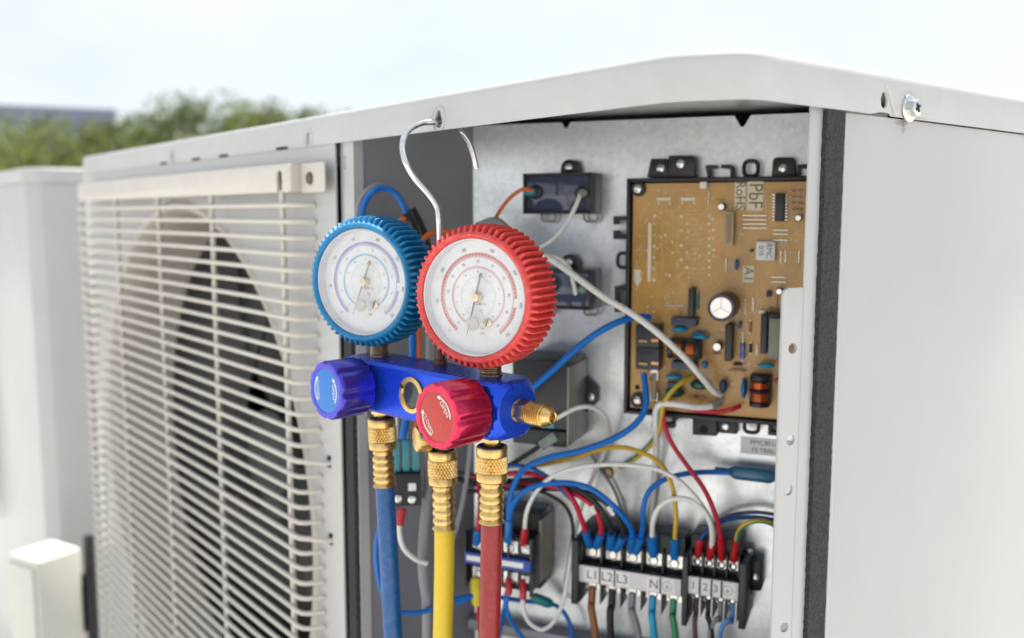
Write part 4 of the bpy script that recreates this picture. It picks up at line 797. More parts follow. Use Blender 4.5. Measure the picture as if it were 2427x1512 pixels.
def cres(name, K, x, y, w, h, m, ht=0.0022):  # lying resistor / diode with leads
    p = ext(K, x, y, w, h, CBZ+ht); L, r = max(p[1]-p[0], p[3]-p[2]), min(p[1]-p[0], p[3]-p[2])/2; ca, cb_ = (p[0]+p[1])/2, (p[2]+p[3])/2
    M = PF(ca, cb_, CBZ+r+0.0004) @ (Matrix.Rotation(rad(90), 4, 'Y') if (p[1]-p[0]) > (p[3]-p[2]) else Matrix.Rotation(rad(90), 4, 'X'))
    b = MB(); b.lathe(M, [(r*0.5,-L/2),(r,-L/2+r*0.4),(r,-L*0.22),(r*0.86,-L*0.2),(r*0.86,L*0.2),(r,L*0.22),(r,L/2-r*0.4),(r*0.5,L/2)], 14); o = ob(name, b, m, CB, smooth=60)
    b = MB(); b.lathe(M, [(0.00035,-L*0.72),(0.00035,L*0.72)], 6); ob('lead', b, STEEL, o); return o
def jump(K, x, y, L, vert):
    a, b = ab(K, x, y, CBZ+0.001); k = pl(*K(x+L/2, y), CBZ)[0]-pl(*K(x, y), CBZ)[0]
    d = V((0,k,0)) if vert else V((k,0,0)); M = PF(a, b, CBZ+0.0008); q = MB(); q.tube([M @ (d + V((0,0,-0.0012))), M @ (d*0.96), M @ (d*-0.96), M @ (-d + V((0,0,-0.0012)))], 0.00038, 6); ob('jumper', q, STEEL, CB)
a, b = ab(K2, 140, 425, CBZ+0.004); q = MB(); q.lathe(PF(a,b,CBZ), [(0.0062,0),(0.0056,0.003),(0.0042,0.0034)], 24); ob('standoff', q, BLK, CB); inst('screw', SCREWM, PF(a, b, CBZ+0.0034), CB)
a, b = ab(K3, 125, 1140, CBZ+0.004); q = MB(); q.lathe(PF(a,b,CBZ), [(0.0066,0),(0.0060,0.003),(0.0042,0.0034)], 24); ob('standoff', q, BLK, CB); inst('screw', SCREWM, PF(a, b, CBZ+0.0034), CB)
cbox('connector', K2, 860, 385, 78, 75, 0.006, LABELW)
cb = cbox('connector', K2, 1142, 865, 100, 370, 0.008, BEIGE)
p = ext(K2, 1142, 865, 66, 325, CBZ+0.0081); q = MB(); q.box(PF0, p[0], p[1], p[2], p[3], CBZ+0.0040, CBZ+0.00815); ob('socket', q, mat('beige_socket', (0.34,0.25,0.15), 0.6), cb)
ic = cbox('chip', K2, 1702, 630, 112, 310, 0.0045, BLKM)
pn = MB()
for i in range(9):
    for sx in (-1, 1):
        a, b = ab(K2, 1702+sx*66, 495+i*34, CBZ+0.002); pn.box(PF(a, b, CBZ), -0.0009, 0.0009, -0.0004, 0.0004, 0, 0.0022)
ob('pins', pn, STEEL, ic)
for i in range(4):
    for sx in (-33, 33): cres('resistor', K2, 1888+sx, 455+i*65, 52, 26, RESN)
ccyl('capacitor', K2, 1055, 625, 42, 0.008, BLKM, ALU, 0.82); ccyl('capacitor', K2, 1902, 748, 40, 0.008, BLKM, ALU, 0.82); ccyl('capacitor', K3, 1552, 42, 36, 0.008, BLKM, ALU, 0.82)
wc = cbox('labelled_chip', K2, 1545, 1110, 215, 210, 0.0045, LABELW, 0.0012)
q = MB(); a, b = ab(K2, 1582, 1110, CBZ+0.0047); text_mb(q, 'RMC', 0.0062, PF(a, b, CBZ+0.0047) @ RZ(rad(-90)), 0, 0.9); a, b = ab(K2, 1495, 1105, CBZ+0.0047); text_mb(q, '010', 0.0056, PF(a, b, CBZ+0.0047) @ RZ(rad(-90)), 0, 0.9); ob('chip_lettering', q, PRINT_K, wc, smooth=0)
cdisc('ceramic_capacitor', K2, 1220, 1262, 46, 130, 0.006, CAPBD); ccyl('transistor', K2, 1390, 1105, 20, 0.003, BLK)
for i in range(4): jump(K2, 1425, 720+i*46, 270, False)
for x, y, L in ((920,530,150),(1112,1270,165),(1712,1172,145),(1765,1172,145),(1913,1172,145)): jump(K2, x, y, L, True)
for y in (880, 925, 990): jump(K2, 1712, y, 170, False)
for y in (1400, 1450): jump(K2, 1690, y, 170, False)
jump(K3, 490, 178, 230, False); jump(K3, 1330, 630, 120, True); jump(K3, 1100, 600, 150, True); jump(K3, 1215, 190, 170, True); jump(K3, 1290, 170, 150, True); jump(K3, 1190, 480, 90, True)
cbox('heat_sink', K3, 662, 150, 52, 290, 0.012, BLKM); cres('resistor', K3, 728, 140, 44, 150, RESG)
cbox('film_block', K3, 590, 348, 255, 85, 0.010, SLATE); cdisc('ceramic_capacitor', K3, 545, 425, 172, 56, 0.012, CAPB); cdisc('ceramic_capacitor', K3, 757, 500, 180, 60, 0.012, CAPB); cdisc('ceramic_capacitor', K3, 735, 462, 110, 40, 0.008, CAPBD)
ccyl('electrolytic_capacitor', K3, 968, 205, 142, 0.026, PURP, ALU, 0.80); ccyl('capacitor', K3, 925, 600, 46, 0.010, PURP, ALU, 0.85)
cbox('heat_sink', K3, 1040, 560, 70, 370, 0.014, BLKM); cdisc('ceramic_capacitor', K3, 1155, 380, 34, 85, 0.006, CAPBD)
cres('resistor', K3, 1185, 640, 58, 160, RESB); cres('resistor', K3, 1260, 400, 32, 110, RESN); cres('diode', K3, 1265, 612, 34, 90, BLKM); cres('diode', K3, 1140, 772, 90, 36, BLKM); cres('resistor', K3, 1140, 836, 130, 34, RESN); cres('resistor', K3, 1500, 215, 90, 36, RESN); cres('diode', K3, 740, 1107, 130, 32, mat('glass_diode', (0.55,0.20,0.18), 0.2, var=0.6, scale=260)); cres('resistor', K3, 915, 668, 60, 24, RESN)
cbox('transistor', K3, 1448, 65, 50, 60, 0.005, BLK, 0.001)
cbox('relay', K3, 1400, 470, 70, 400, 0.016, BLK); cbox('relay', K3, 1500, 300, 150, 70, 0.014, BLK)
tf = cbox('transformer', K3, 1520, 515, 150, 400, 0.018, TRAFO, 0.001); p = ext(K3, 1520, 515, 100, 340, CBZ+0.0182); q = MB(); q.box(PF0, p[0],p[1],p[2],p[3], CBZ+0.018, CBZ+0.0186); ob('core_face', q, TRAFO, tf, bevel=0.0002)
cbox('connector', K3, 1380, 245, 65, 30, 0.005, LABELW)
for y in (490, 718):
    r_ = cbox('relay', K3, 225, y, 240, 224, 0.016, SLATE if False else BLKM, 0.0008)
    p = ext(K3, 185, y+50, 85, 20, CBZ+0.0165); q = MB(); q.box(PF0, p[0],p[1],p[2],p[3], CBZ+0.0155, CBZ+0.0175); ob('spade_terminal', q, BRASSD, r_)
    p = ext(K3, 302, y+45, 70, 28, CBZ+0.0165); q = MB(); q.box(PF0, p[0],p[1],p[2],p[3], CBZ+0.0155, CBZ+0.0172); ob('spade_terminal', q, COPPER, r_)
def coil(K, x, y, w, h, bands, horiz):
    p = ext(K, x, y, w, h, CBZ+0.014); b = MB(); b.box(PF0, p[0], p[1], p[2], p[3], CBZ, CBZ+0.010); L = (p[1]-p[0]) if horiz else (p[3]-p[2])
    M = PF((p[0]+p[1])/2, (p[2]+p[3])/2, CBZ+0.010) @ (Matrix.Rotation(rad(90), 4, 'Y') if horiz else Matrix.Rotation(rad(-90), 4, 'X'))
    r = ((p[3]-p[2]) if horiz else (p[1]-p[0]))*0.5
    b.lathe(M, [(r, -L/2), (r, -L*0.36), (r*0.6, -L*0.36), (r*0.6, L*0.36), (r, L*0.36), (r, L/2)], 26); b.lathe(M, [(r*0.95, -L*0.04), (r*0.95, L*0.04)], 26)
    o = ob('choke_coil', b, BLK, CB, bevel=0.0003)
    for z0, z1, m, k in bands:
        q = MB(); pr = []; n = 9
        for i in range(n): z = L*(z0 + (z1-z0)*i/n); s_ = L*(z1-z0)/n; pr += [(r*k, z), (r*k+0.0004, z+s_*0.5)]
        pr.append((r*k, L*z1)); q.lathe(M, pr, 26, capa=False, capb=False); ob('winding', q, m, o)
coil(K3, 590, 630, 320, 200, [(-0.34,-0.06,COPPER,0.78),(0.06,0.34,COPPER,0.78)], True)
coil(K3, 1352, 1050, 210, 310, [(-0.34,-0.06,COPPER,0.80),(0.08,0.30,COPPER,0.80),(-0.01,0.03,MAGT,0.97)], False)
cbox('film_block', K3, 590, 790, 250, 75, 0.010, SLATE); cdisc('ceramic_capacitor', K3, 800, 780, 70, 80, 0.009, CAPBD); cdisc('ceramic_capacitor', K3, 485, 905, 178, 58, 0.012, CAPB); cdisc('ceramic_capacitor', K3, 1420, 790, 182, 56, 0.012, CAPB); cbox('film_block', K3, 480, 985, 120, 50, 0.006, mat('grey_violet', (0.12,0.11,0.15), 0.4))
cdisc('film_capacitor', K3, 490, 1065, 200, 110, 0.010, CAPG); cdisc('film_capacitor', K3, 742, 990, 195, 105, 0.010, CAPG); cdisc('film_capacitor', K3, 988, 1000, 85, 150, 0.010, mat('dark_blue_film', (0.02,0.06,0.13), 0.25, coat=0.4)); cdisc('ceramic_capacitor', K3, 1190, 1025, 66, 215, 0.011, CAPBD); cdisc('varistor', K3, 1540, 940, 70, 62, 0.008, REDC)
fu = MB(); p = ext(K3, 292, 1000, 26, 200, CBZ+0.007); M = PF((p[0]+p[1])/2, (p[2]+p[3])/2, CBZ+0.006) @ Matrix.Rotation(rad(90), 4, 'X'); L = p[3]-p[2]; fu.lathe(M, [(0.0024,-L*0.62),(0.0024,L*0.62)], 16); fo = ob('fuse', fu, mat('fuse_glass', (0.62,0.55,0.45), 0.1, trans=0.6), CB)
for y in (890, 1108):
    p = ext(K3, 292, y, 74, 92, CBZ+0.009); q = MB(); q.box(PF0, p[0], p[0]+0.0007, p[2], p[3], CBZ, CBZ+0.009); q.box(PF0, p[1]-0.0007, p[1], p[2], p[3], CBZ, CBZ+0.009); q.box(PF0, p[0]+0.0008, p[1]-0.0008, p[2], p[3], CBZ+0.0004, CBZ+0.0034); ob('fuse_clip', q, STEEL, CB)
a, b = ab(K3, 125, 1005, CBZ); q = MB(); q.lathe(PF(a, b, CBZ), [(0.0021,0.0001),(0.0021,0.0002)], 18); ob('board_hole', q, DARK, CB)

# ---- potted filter boxes
def filter_box(dv, lab):
    c1 = 0.030; q = [pl(1239, 411+dv, c1), pl(1401, 411+dv, c1), pl(1401, 507+dv, c1)]
    A0, A1, B1, B0 = q[0][0], q[1][0], q[0][1], pl(1320, 507+dv, c1)[1]
    R_ = root('filter_box', pw((A0+A1)/2, B0, 0), lab, 'filter', 'potted filter boxes')
    b = MB(); t = 0.0022
    b.box(PF0, A0, A1, B0, B1, 0.0008, c1-0.004); 
    for x0,x1,y0,y1 in ((A0,A0+t,B0,B1),(A1-t,A1,B0,B1),(A0+t,A1-t,B0,B0+t),(A0+t,A1-t,B1-t,B1)): b.box(PF0, x0,x1,y0,y1, c1-0.0039, c1)
    ob('case', b, BLK, R_, bevel=0.0005)
    b = MB(); b.box(PF0, A0+t, A1-t, B0+t, B1-t, c1-0.0038, c1-0.0018); ob('resin', b, RESIN, R_, bevel=0.0012)
    b = MB(); b.box(PF0, (A0+A1)/2-0.0008, (A0+A1)/2+0.0008, B1-0.018, B1-0.008, c1-0.0017, c1-0.0008); ob('rib', b, BLK, R_)
    am = pl(1347, 390+dv, 0.012)[0]; b = MB(); bb = B1-0.001
    b.prism(PF0, [(am-0.0078, bb), (am+0.0078, bb)] + [(am+0.0072*math.cos(rad(x)), bb+0.006+0.0068*math.sin(rad(x))) for x in range(0, 181, 15)], 0.004, 0.0105); ob('mounting_lug', b, BLK, R_, bevel=0.0008); inst('screw', SCREWM, PF(am, bb+0.006, 0.0105), R_)
    for u in (1300, 1400):
        aa = pl(u, 515+dv, 0.008)[0]; b = MB(); M = PF(aa, B0, 0.007); b.tube([M @ V((-0.006,0.001,0)), M @ V((-0.006,-0.004,0)), M @ V((-0.004,-0.0062,0)), M @ V((0.004,-0.0062,0)), M @ V((0.006,-0.004,0)), M @ V((0.006,0.001,0))], 0.0011, 7); ob('wire_foot', b, mat('tinted_plastic', (0.30,0.28,0.26), 0.3), R_)
    for u, v, m in ((1268, 455+dv, TEAL), (1378, 458+dv, CLEARG)):
        a, b_ = pl(u, v, c1); q = MB(); q.lathe(PF(a, b_, c1-0.0018), [(0.0062,0),(0.0058,0.0022),(0.0040,0.0030)], 18); ob('wire_boss', q, BLK, R_)
        q = MB(); q.lathe(PF(a, b_, c1+0.0010) @ Matrix.Rotation(rad(-55 if u < 1300 else 30), 4, 'Y'), [(0.0034,0),(0.0036,0.003),(0.0034,0.008),(0.0022,0.0088)], 14); ob('sleeve', q, m, R_)
filter_box(0, 'black potted filter box with resin face coloured as if reflecting sky, upper of two on the plate'); filter_box(226, 'black potted filter box half hidden behind the red gauge, lower of two')

# ---- power relay behind the manifold
c1 = 0.050; A0 = pl(*K4(250, 900), c1)[0]; A1 = pl(*K4(800, 900), c1)[0]; B1 = pl(*K4(500, 478), c1)[1]; Bm = pl(*K4(600, 1180), c1)[1]; B0 = pl(*K4(600, 1350), c1)[1]
PR = root('power_relay', pw((A0+A1)/2, B0, 0), 'dark grey power relay block behind the brass flare fitting of the manifold', 'relay')
b = MB(); b.box(PF0, A0, A1, Bm+0.001, B1, 0.001, c1); ob('housing', b, BLKM, PR, bevel=0.001)
b = MB(); b.box(PF0, A0, A1-0.001, B0, Bm-0.001, 0.001, c1-0.001); ob('terminal_base', b, BLKM, PR, bevel=0.001)
b = MB(); b.box(PF0, A1+0.0005, A1+0.002, B0+0.002, B1-0.004, 0.002, c1+0.0015); ob('clip_strip', b, mat('pale_clip', (0.30,0.29,0.27), 0.4), PR, bevel=0.0004)
q = [pl(*K4(x, y), 0.006) for x, y in ((830,880),(940,590),(1110,760),(1110,900),(935,1060),(830,960))]; b = MB(); b.prism(PF0, q[::-1], 0.001, 0.006); ob('mounting_bracket', b, BLK, PR, bevel=0.0006); a, b_ = ab(K4, 1045, 850, 0.006); inst('screw', SCREWM, PF(a, b_, 0.006), PR)
a, b_ = ab(K4, 620, 1290, c1); q = MB(); q.box(PF(a, b_, c1) @ RZ(rad(38)), -0.0085, 0.0085, -0.0042, 0.0042, -0.004, 0.004); ob('spade_cover', q, CLEARG, PR, bevel=0.0012)
a, b_ = ab(K4, 610, 1130, c1); q = MB(); q.box(PF(a, b_, c1-0.002), -0.006, 0.006, -0.0028, 0.0028, 0, 0.004); ob('spade_cover', q, TEAL, PR, bevel=0.001)

# ---- contactor, lower left
c1 = 0.058; A0 = pl(1101, 1330, c1)[0]; A1 = pl(1256, 1330, c1)[0]; B1 = pl(1180, 1272, c1)[1]; B0 = pl(1180, 1404, c1)[1]
CT = root('contactor', pw((A0+A1)/2, B0, 0), 'black contactor with blue and white label stripe behind the red hose', 'contactor')
b = MB(); b.box(PF0, A0, A1, B0+0.002, B1-0.001, 0.030, c1-0.006); b.box(PF0, A0+0.002, A1-0.001, B0-0.004, B1+0.014, 0.001, 0.0298); ob('body', b, BLK, CT, bevel=0.0010)
b = MB(); b.box(PF0, A1-0.0008, A1+0.0008, B0+0.004, B1+0.010, 0.004, 0.034); ob('side_label', b, mat('beige_side', (0.36,0.33,0.28), 0.5), CT)
bl_, bh = pl(1180, 1346, c1)[1], pl(1180, 1320, c1)[1]
b = MB(); b.box(PF0, A0, A1, bl_, bh, c1-0.0058, c1); ob('label_bar', b, LABELB, CT, bevel=0.0004)
b = MB(); b.box(PF0, A0+0.002, A1-0.006, bl_+0.0028, bh-0.0022, c1+0.0001, c1+0.0004); ob('label_stripe', b, LABELW, CT)
for i in range(4):
    a = A0 + (A1-A0)*i/3.0; b = MB(); b.box(PF0, a-0.0010, a+0.0010, B0, bl_-0.0005, c1-0.0058, c1-0.001); b.box(PF0, a-0.0010, a+0.0010, bh+0.0005, B1, c1-0.0058, c1-0.001); ob('barrier', b, BLK, CT)
ctx = [pl(1130, 1290, c1)[0], pl(1205, 1290, c1)[0], pl(1241, 1293, c1)[0]]
for a in ctx:
    inst('terminal_screw', WASHM if a != ctx[2] else WASHSM, PF(a, (bh+B1)/2-0.001, c1-0.0054), CT); inst('terminal_screw', WASHM if a != ctx[2] else WASHSM, PF(a, (bl_+B0)/2+0.001, c1-0.0054), CT)

# ---- terminal blocks
def term(zx0, zx1, zyL, zyR, pit_x, scr, name, lab, words, slots, size, smesh, cc=0.036):
    s0 = pl(*K5(zx0, zyL), cc); s1 = pl(*K5(zx1, zyR), cc); A0, A1 = s0[0], s1[0]; bt = (s0[1]+s1[1])/2
    hl = 0.0155; R_ = root(name, pw((A0+A1)/2, bt-hl-0.02, 0), lab, 'terminal block', 'terminal blocks on the plate')
    b = MB(); b.box(PF0, A0, A1, bt-hl-0.008, bt+0.030, 0.001, cc-0.012); b.box(PF0, A0, A1, bt-hl, bt, cc-0.0118, cc-0.0008); ob('body', b, BLK, R_, bevel=0.0008)
    b = MB(); b.box(PF0, A0+0.0005, A1-0.0005, bt-hl+0.0006, bt-0.0006, cc-0.0007, cc); ls = ob('label_strip', b, LABELP, R_, bevel=0.0002)
    tx = MB(); cx_ = MB()
    for zx, zy, w in words:
        a = pl(*K5(zx, zy), cc)[0]
        if w == 'E':
            arc_mb(tx, PF(a, bt-hl/2, cc+0.00015), 0.0037, 0.0041, 0, 6.283, 28)
            for (x0,x1,y0,y1) in ((-0.0002,0.0002,-0.0004,0.0024),(-0.0018,0.0018,-0.0006,-0.0002),(-0.0012,0.0012,-0.0013,-0.0009),(-0.0006,0.0006,-0.0020,-0.0016)): tx.add([(x0,y0,0.0003),(x1,y0,0.0003),(x1,y1,0.0003),(x0,y1,0.0003)], [(0,1,2,3)], PF(a, bt-hl/2, cc))
        else: text_mb(tx, w, size, PF(a, bt-hl/2, cc+0.0003))
        pw_ = 0.0058 if size > 0.008 else 0.0052; cx_.add([(-pw_,-0.0058,0.00012),(pw_,-0.0058,0.00012),(pw_,0.0058,0.00012),(-pw_,0.0058,0.00012)], [(0,1,2,3)], PF(a, bt-hl/2, cc))
    ob('lettering', tx, PRINT_K, ls, smooth=0); ob('label_card', cx_, LABELW, ls, smooth=0)
    for zx in slots:
        a = pl(*K5(zx, zyL + (zyR-zyL)*(zx-zx0)/(zx1-zx0)), cc)[0]; b = MB(); b.box(PF0, a-0.0005, a+0.0005, bt-hl+0.0006, bt-0.001, cc+0.0001, cc+0.0009); ob('label_divider', b, BLK, ls)
    pos = []
    for i, zx in enumerate(scr):
        a = pl(*K5(zx, 730), cc-0.008)[0]; pos.append(a)
        inst('terminal_screw', smesh, PF(a, bt+0.0085, cc-0.0112), R_); inst('terminal_screw', smesh, PF(a, bt-hl-0.0045, cc-0.0112), R_)
    wv = (pos[1]-pos[0])/2
    for i in range(len(pos)+1):
        a = (pos[0] - wv) if i == 0 else pos[i-1] + wv
        if A0 - 0.003 < a < A1 + 0.003:
            b = MB(); b.box(PF0, a-0.0008, a+0.0008, bt+0.0003, bt+0.019, cc-0.0119, cc-0.004); ob('barrier', b, BLK, R_, bevel=0.0003)
            b = MB(); b.prism(PF0, [(a-0.0008, bt-hl-0.0005), (a-0.0008, bt-hl-0.0195), (a+0.0008, bt-hl-0.0165), (a+0.0008, bt-hl-0.0005)], 0.014, cc-0.004); ob('barrier', b, BLK, R_, bevel=0.0003)
    return R_, A0, A1, bt, hl, pos, cc
TB1 = term(155, 1197, 782, 905, 206, (300,502,706,912,1122), 'main_terminal_block', 'five way black terminal block marked L1 L2 L3 N', [(300,890,'L1'),(447,905,'L2'),(600,935,'L3'),(918,945,'N'),(1052,962,'E')], (375,525,985), 0.0105, WASHM)
TB2 = term(1258, 1775, 893, 945, 122, (1355,1475,1598,1718), 'signal_terminal_block', 'four way black terminal block marked 1 2 3, right of the main one', [(1315,975,'1'),(1437,985,'2'),(1540,1000,'3'),(1660,1008,'E')], (1383,1497,1600), 0.0088, WASHSM)
def endplate(zx0, zx1, bt, par, up=0.026, dn=0.036, cc=0.040):
    A0 = pl(*K5(zx0, 900), cc)[0]; A1 = pl(*K5(zx1, 900), cc)[0]; b = MB(); b.box(PF0, A0, A1, bt-dn, bt+up, 0.001, cc); ob('end_plate', b, BLKM, par, bevel=0.0008)
endplate(85, 152, TB1[3], TB1[0], 0.021, 0.034); endplate(1200, 1255, TB1[3], TB2[0], 0.020, 0.037); endplate(1778, 1850, TB2[3], TB2[0], 0.017, 0.036)
q = [pl(*K5(x, y), 0.016) for x, y in ((1862,745),(1990,730),(2005,760),(2005,1020),(1985,1045),(1862,1030))]; b = MB(); b.prism(PF0, q[::-1], 0.001, 0.016); ob('end_bracket', b, BLK, TB2[0], bevel=0.0008); a, b_ = ab(K5, 1935, 900, 0.016); inst('screw', SCREWM, PF(a, b_, 0.016), TB2[0])
for zy in (700, 1130):
    a, b_ = ab(K5, 1880, zy, 0.012); q = MB(); q.lathe(PF(a, b_, 0.012) @ Matrix.Rotation(rad(90), 4, 'X'), [(0.0026,-0.006),(0.0030,-0.004),(0.0026,-0.002),(0.0030,0.0),(0.0026,0.002),(0.0030,0.004),(0.0026,0.006)], 12); ob('rail_screw', q, STEEL, TB2[0])

# ---- paper label on the plate
LBt = root('paper_label', P3(1810, 1075, 0.0004), 'white paper label with part number below the circuit board', 'label')
q = [pl(1756, 1034, 0.0004), pl(1862, 1044, 0.0004)]; bb = pl(1756, 1074, 0.0004)[1]; b = MB(); b.box(PF0, q[0][0], q[0][0]+0.045, bb, (q[0][1]+q[1][1])/2, 0.0002, 0.0005); ob('paper', b, LABELW, LBt)
t_ = MB(); hgt = (q[0][1]+q[1][1])/2 - bb; text_mb(t_, 'PMC801A02', 0.0054, PF(q[0][0]+0.0215, bb+hgt*0.70, 0.0007)); text_mb(t_, 'FS TBAL280', 0.0050, PF(q[0][0]+0.0215, bb+hgt*0.27, 0.0007)); ob('lettering', t_, PRINT_K, LBt, smooth=0)

# ---- wires
def wire(pts, r, m, lab, sl=(), stripe=None, space=None, cat='wire'):
    P = [(space(*p) if space else P3(*p)) for p in pts]; S = spline(P, 8)
    b = MB(); b.tube(S, r, 10, half=bool(stripe)); o = ob('wire', b, [m, stripe] if stripe else m, None, loc=S[0], label=lab, cat=cat, group='wires in the electrical compartment', smooth=60)
    for end, L, sm, rr in sl:
        Q = S if end == 0 else S[::-1]; acc = 0; pp = [Q[0]]
        for i in range(1, len(Q)):
            acc += (Q[i]-Q[i-1]).length; pp.append(Q[i])
            if acc > L: break
        b = MB(); b.tube(pp, rr, 12, rs=[rr*(0.85 if i == 0 else 1.0) for i in range(len(pp))]); ob('crimp_sleeve', b, sm, o, smooth=60)
    return o
def TS_(blk, i, top=True, da=0.0):
    R_, A0, A1, bt, hl, pos, cc = blk; return pos[i]+da, (bt+0.0135 if top else bt-hl-0.008), cc-0.009
def W2(first, pts, last=None):
    P = []
    if first: P.append(pw(*first))
    P += [P3(*p) for p in pts]
    if last: P.append(pw(*last))
    return P
ident = lambda *p: V(p)
def wirep(P, *a, **k): return wire([tuple(p) for p in P], *a, space=ident, **k)
B_ = 0.0021
wirep(W2(None, [(1255,600,0.062),(1300,612,0.060),(1350,645,0.060),(1430,703,0.062),(1500,745,0.062),(1560,790,0.060),(1620,845,0.054),(1660,890,0.046),(1690,925,0.034),(1707,935,0.024)]), 0.0026, WW, 'thick white wire crossing the circuit board diagonally from the red gauge')
wirep(W2(None, [(1378,452,0.036),(1368,480,0.040),(1345,525,0.042),(1312,565,0.044),(1270,590,0.046),(1225,600,0.050)]), 0.0018, WW, 'thin white wire from the right hole of the upper filter box')
wirep(W2(None, [(1225,590,0.050),(1290,603,0.046),(1330,615,0.044),(1352,640,0.042),(1359,670,0.038),(1365,697,0.033)]), 0.0018, WW, 'thin white wire curling into the lower filter box')
wirep(W2(None, [(1262,452,0.036),(1240,448,0.040),(1210,468,0.042),(1188,495,0.044),(1173,522,0.046),(1165,560,0.048)]), 0.0016, WO, 'orange wire from the left hole of the upper filter box')
wirep(W2(None, [(1130,535,0.050),(1170,522,0.050),(1195,535,0.050),(1230,575,0.050)]), 0.0028, WGR, 'short grey sleeve peeping over the top of the red gauge')
wirep(W2(None, [(1540,752,0.034),(1500,752,0.046),(1440,775,0.056),(1380,815,0.060),(1310,878,0.062),(1250,930,0.062),(1200,970,0.060)]), 0.0027, WB, 'blue wire rising from the manifold to the board relays')
wirep(W2(None, [(1526,885,0.030),(1530,925,0.036),(1531,960,0.040),(1515,995,0.044),(1480,1025,0.048),(1430,1050,0.052),(1370,1070,0.056),(1300,1085,0.060),(1245,1110,0.063),(1218,1150,0.066),(1207,1200,0.066),(1205,1262,0.062),(1205,1284,0.056)]), 0.0025, WB, 'blue wire looping from the board down to the contactor', [(1, 0.022, SLB, 0.0036)])
x = TS_(TB1, 2, True, -0.002)
wirep(W2(None, [(1206,1270,0.060),(1214,1200,0.066),(1250,1160,0.068),(1300,1146,0.066),(1350,1145,0.062),(1400,1158,0.058),(1450,1195,0.054),(1485,1235,0.048),(1498,1262,0.040)], x), 0.0023, WB, 'blue wire arching from contactor to the L3 terminal', [(1, 0.017, SLB, 0.0036)])
x = TS_(TB1, 2, True, 0.002)
wirep(W2(x, [(1522,1260,0.036),(1524,1210,0.044),(1535,1170,0.044),(1560,1145,0.040),(1600,1128,0.034),(1650,1120,0.026),(1695,1119,0.020),(1728,1120,0.018)]), 0.0022, WB, 'blue wire from L3 up to the inline blue connector', [(0, 0.017, SLB, 0.0038)])
# inline connector
IL = root('inline_connector', P3(1790, 1138, 0.008), 'translucent blue inline connector lying on the plate at right', 'connector')
a, b_ = pl(1785, 1124, 0.012); q = MB(); q.lathe(PF(a, b_, 0.012) @ RZ(rad(-1)) @ Matrix.Rotation(rad(90), 4, 'Y'), [(0.0024,-0.030),(0.0028,-0.019),(0.0040,-0.017),(0.0050,-0.015),(0.0058,-0.013),(0.0058,0.013),(0.0048,0.015),(0.0030,0.018),(0.0026,0.026),(0.0026,0.034)], 20); ob('connector_shell', q, RESBLUE, IL)
wirep(W2(None, [(1240,1290,0.054),(1243,1262,0.060),(1248,1215,0.064),(1268,1170,0.066),(1305,1132,0.066),(1360,1110,0.064),(1430,1101,0.060),(1500,1103,0.056),(1560,1113,0.054),(1610,1140,0.052),(1650,1180,0.050),(1680,1225,0.046),(1692,1265,0.040)], TS_(TB2, 1)), 0.0018, WW, 'long white wire arching from contactor to terminal 2', [(0, 0.018, SLR, 0.0031), (1, 0.016, SLR, 0.0034)])
wirep(W2(TS_(TB1, 3), [(1546,1270,0.036),(1548,1235,0.044),(1562,1203,0.048),(1590,1184,0.050),(1625,1183,0.050),(1655,1197,0.050),(1678,1225,0.050),(1688,1262,0.044)], TS_(TB2, 1, True, 0.001)), 0.0022, WW, 'short white wire looping from the N terminal to terminal 2', [(0, 0.020, SLB, 0.0046)])
wirep(W2(TS_(TB1, 4), [(1600,1270,0.036),(1602,1225,0.042),(1597,1170,0.044),(1580,1120,0.044),(1555,1090,0.042),(1515,1070,0.040),(1470,1060,0.038),(1420,1066,0.036),(1360,1085,0.036),(1300,1098,0.036),(1240,1108,0.036)]), 0.0019, WY, 'yellow earth wire arching from the earth terminal leftwards', [(0, 0.020, SLB, 0.0040)])
wirep(W2(None, [(1640,893,0.022),(1612,908,0.032),(1585,935,0.038),(1570,965,0.038),(1566,1000,0.034),(1555,1035,0.026),(1530,1065,0.020),(1500,1090,0.014),(1470,1108,0.008)]), 0.0022, WY, 'green and yellow earth wire curving off the lower board edge', stripe=WG)
wirep(W2(None, [(1755,962,0.022),(1735,970,0.026),(1700,976,0.028),(1650,972,0.030),(1605,960,0.034),(1580,952,0.036),(1572,975,0.036),(1577,1015,0.036),(1598,1060,0.036),(1635,1112,0.038),(1668,1158,0.042),(1690,1205,0.046),(1706,1260,0.042)], TS_(TB2, 2)), 0.0019, WR, 'red wire running from the board edge down to terminal 3', [(1, 0.024, SLR, 0.0031)])
wirep(W2(None, [(1708,948,0.022),(1690,962,0.028),(1650,965,0.034),(1600,958,0.038),(1568,958,0.038),(1555,972,0.036),(1553,1010,0.032),(1556,1060,0.022),(1552,1120,0.012),(1548,1180,0.006),(1540,1260,0.004)]), 0.0026, WW, 'white wire bending round the lower left board corner', [(0, 0.010, WGR, 0.0029)])
wirep(W2(TS_(TB2, 3), [(1748,1268,0.036),(1760,1248,0.044),(1780,1237,0.046),(1808,1235,0.042),(1835,1245,0.034),(1862,1268,0.022)]), 0.0019, WY, 'green and yellow striped wire arching right from the signal block', [(0, 0.020, SLR, 0.0031)], stripe=WG)
wirep(W2(TS_(TB2, 0), [(1660,1282,0.034),(1672,1262,0.034),(1695,1243,0.030),(1730,1230,0.026),(1790,1226,0.022),(1850,1234,0.014),(1890,1240,0.008)]), 0.0017, WDB, 'dark blue wire from terminal 1 going right behind the flange', [(0, 0.018, SLR, 0.0031)])
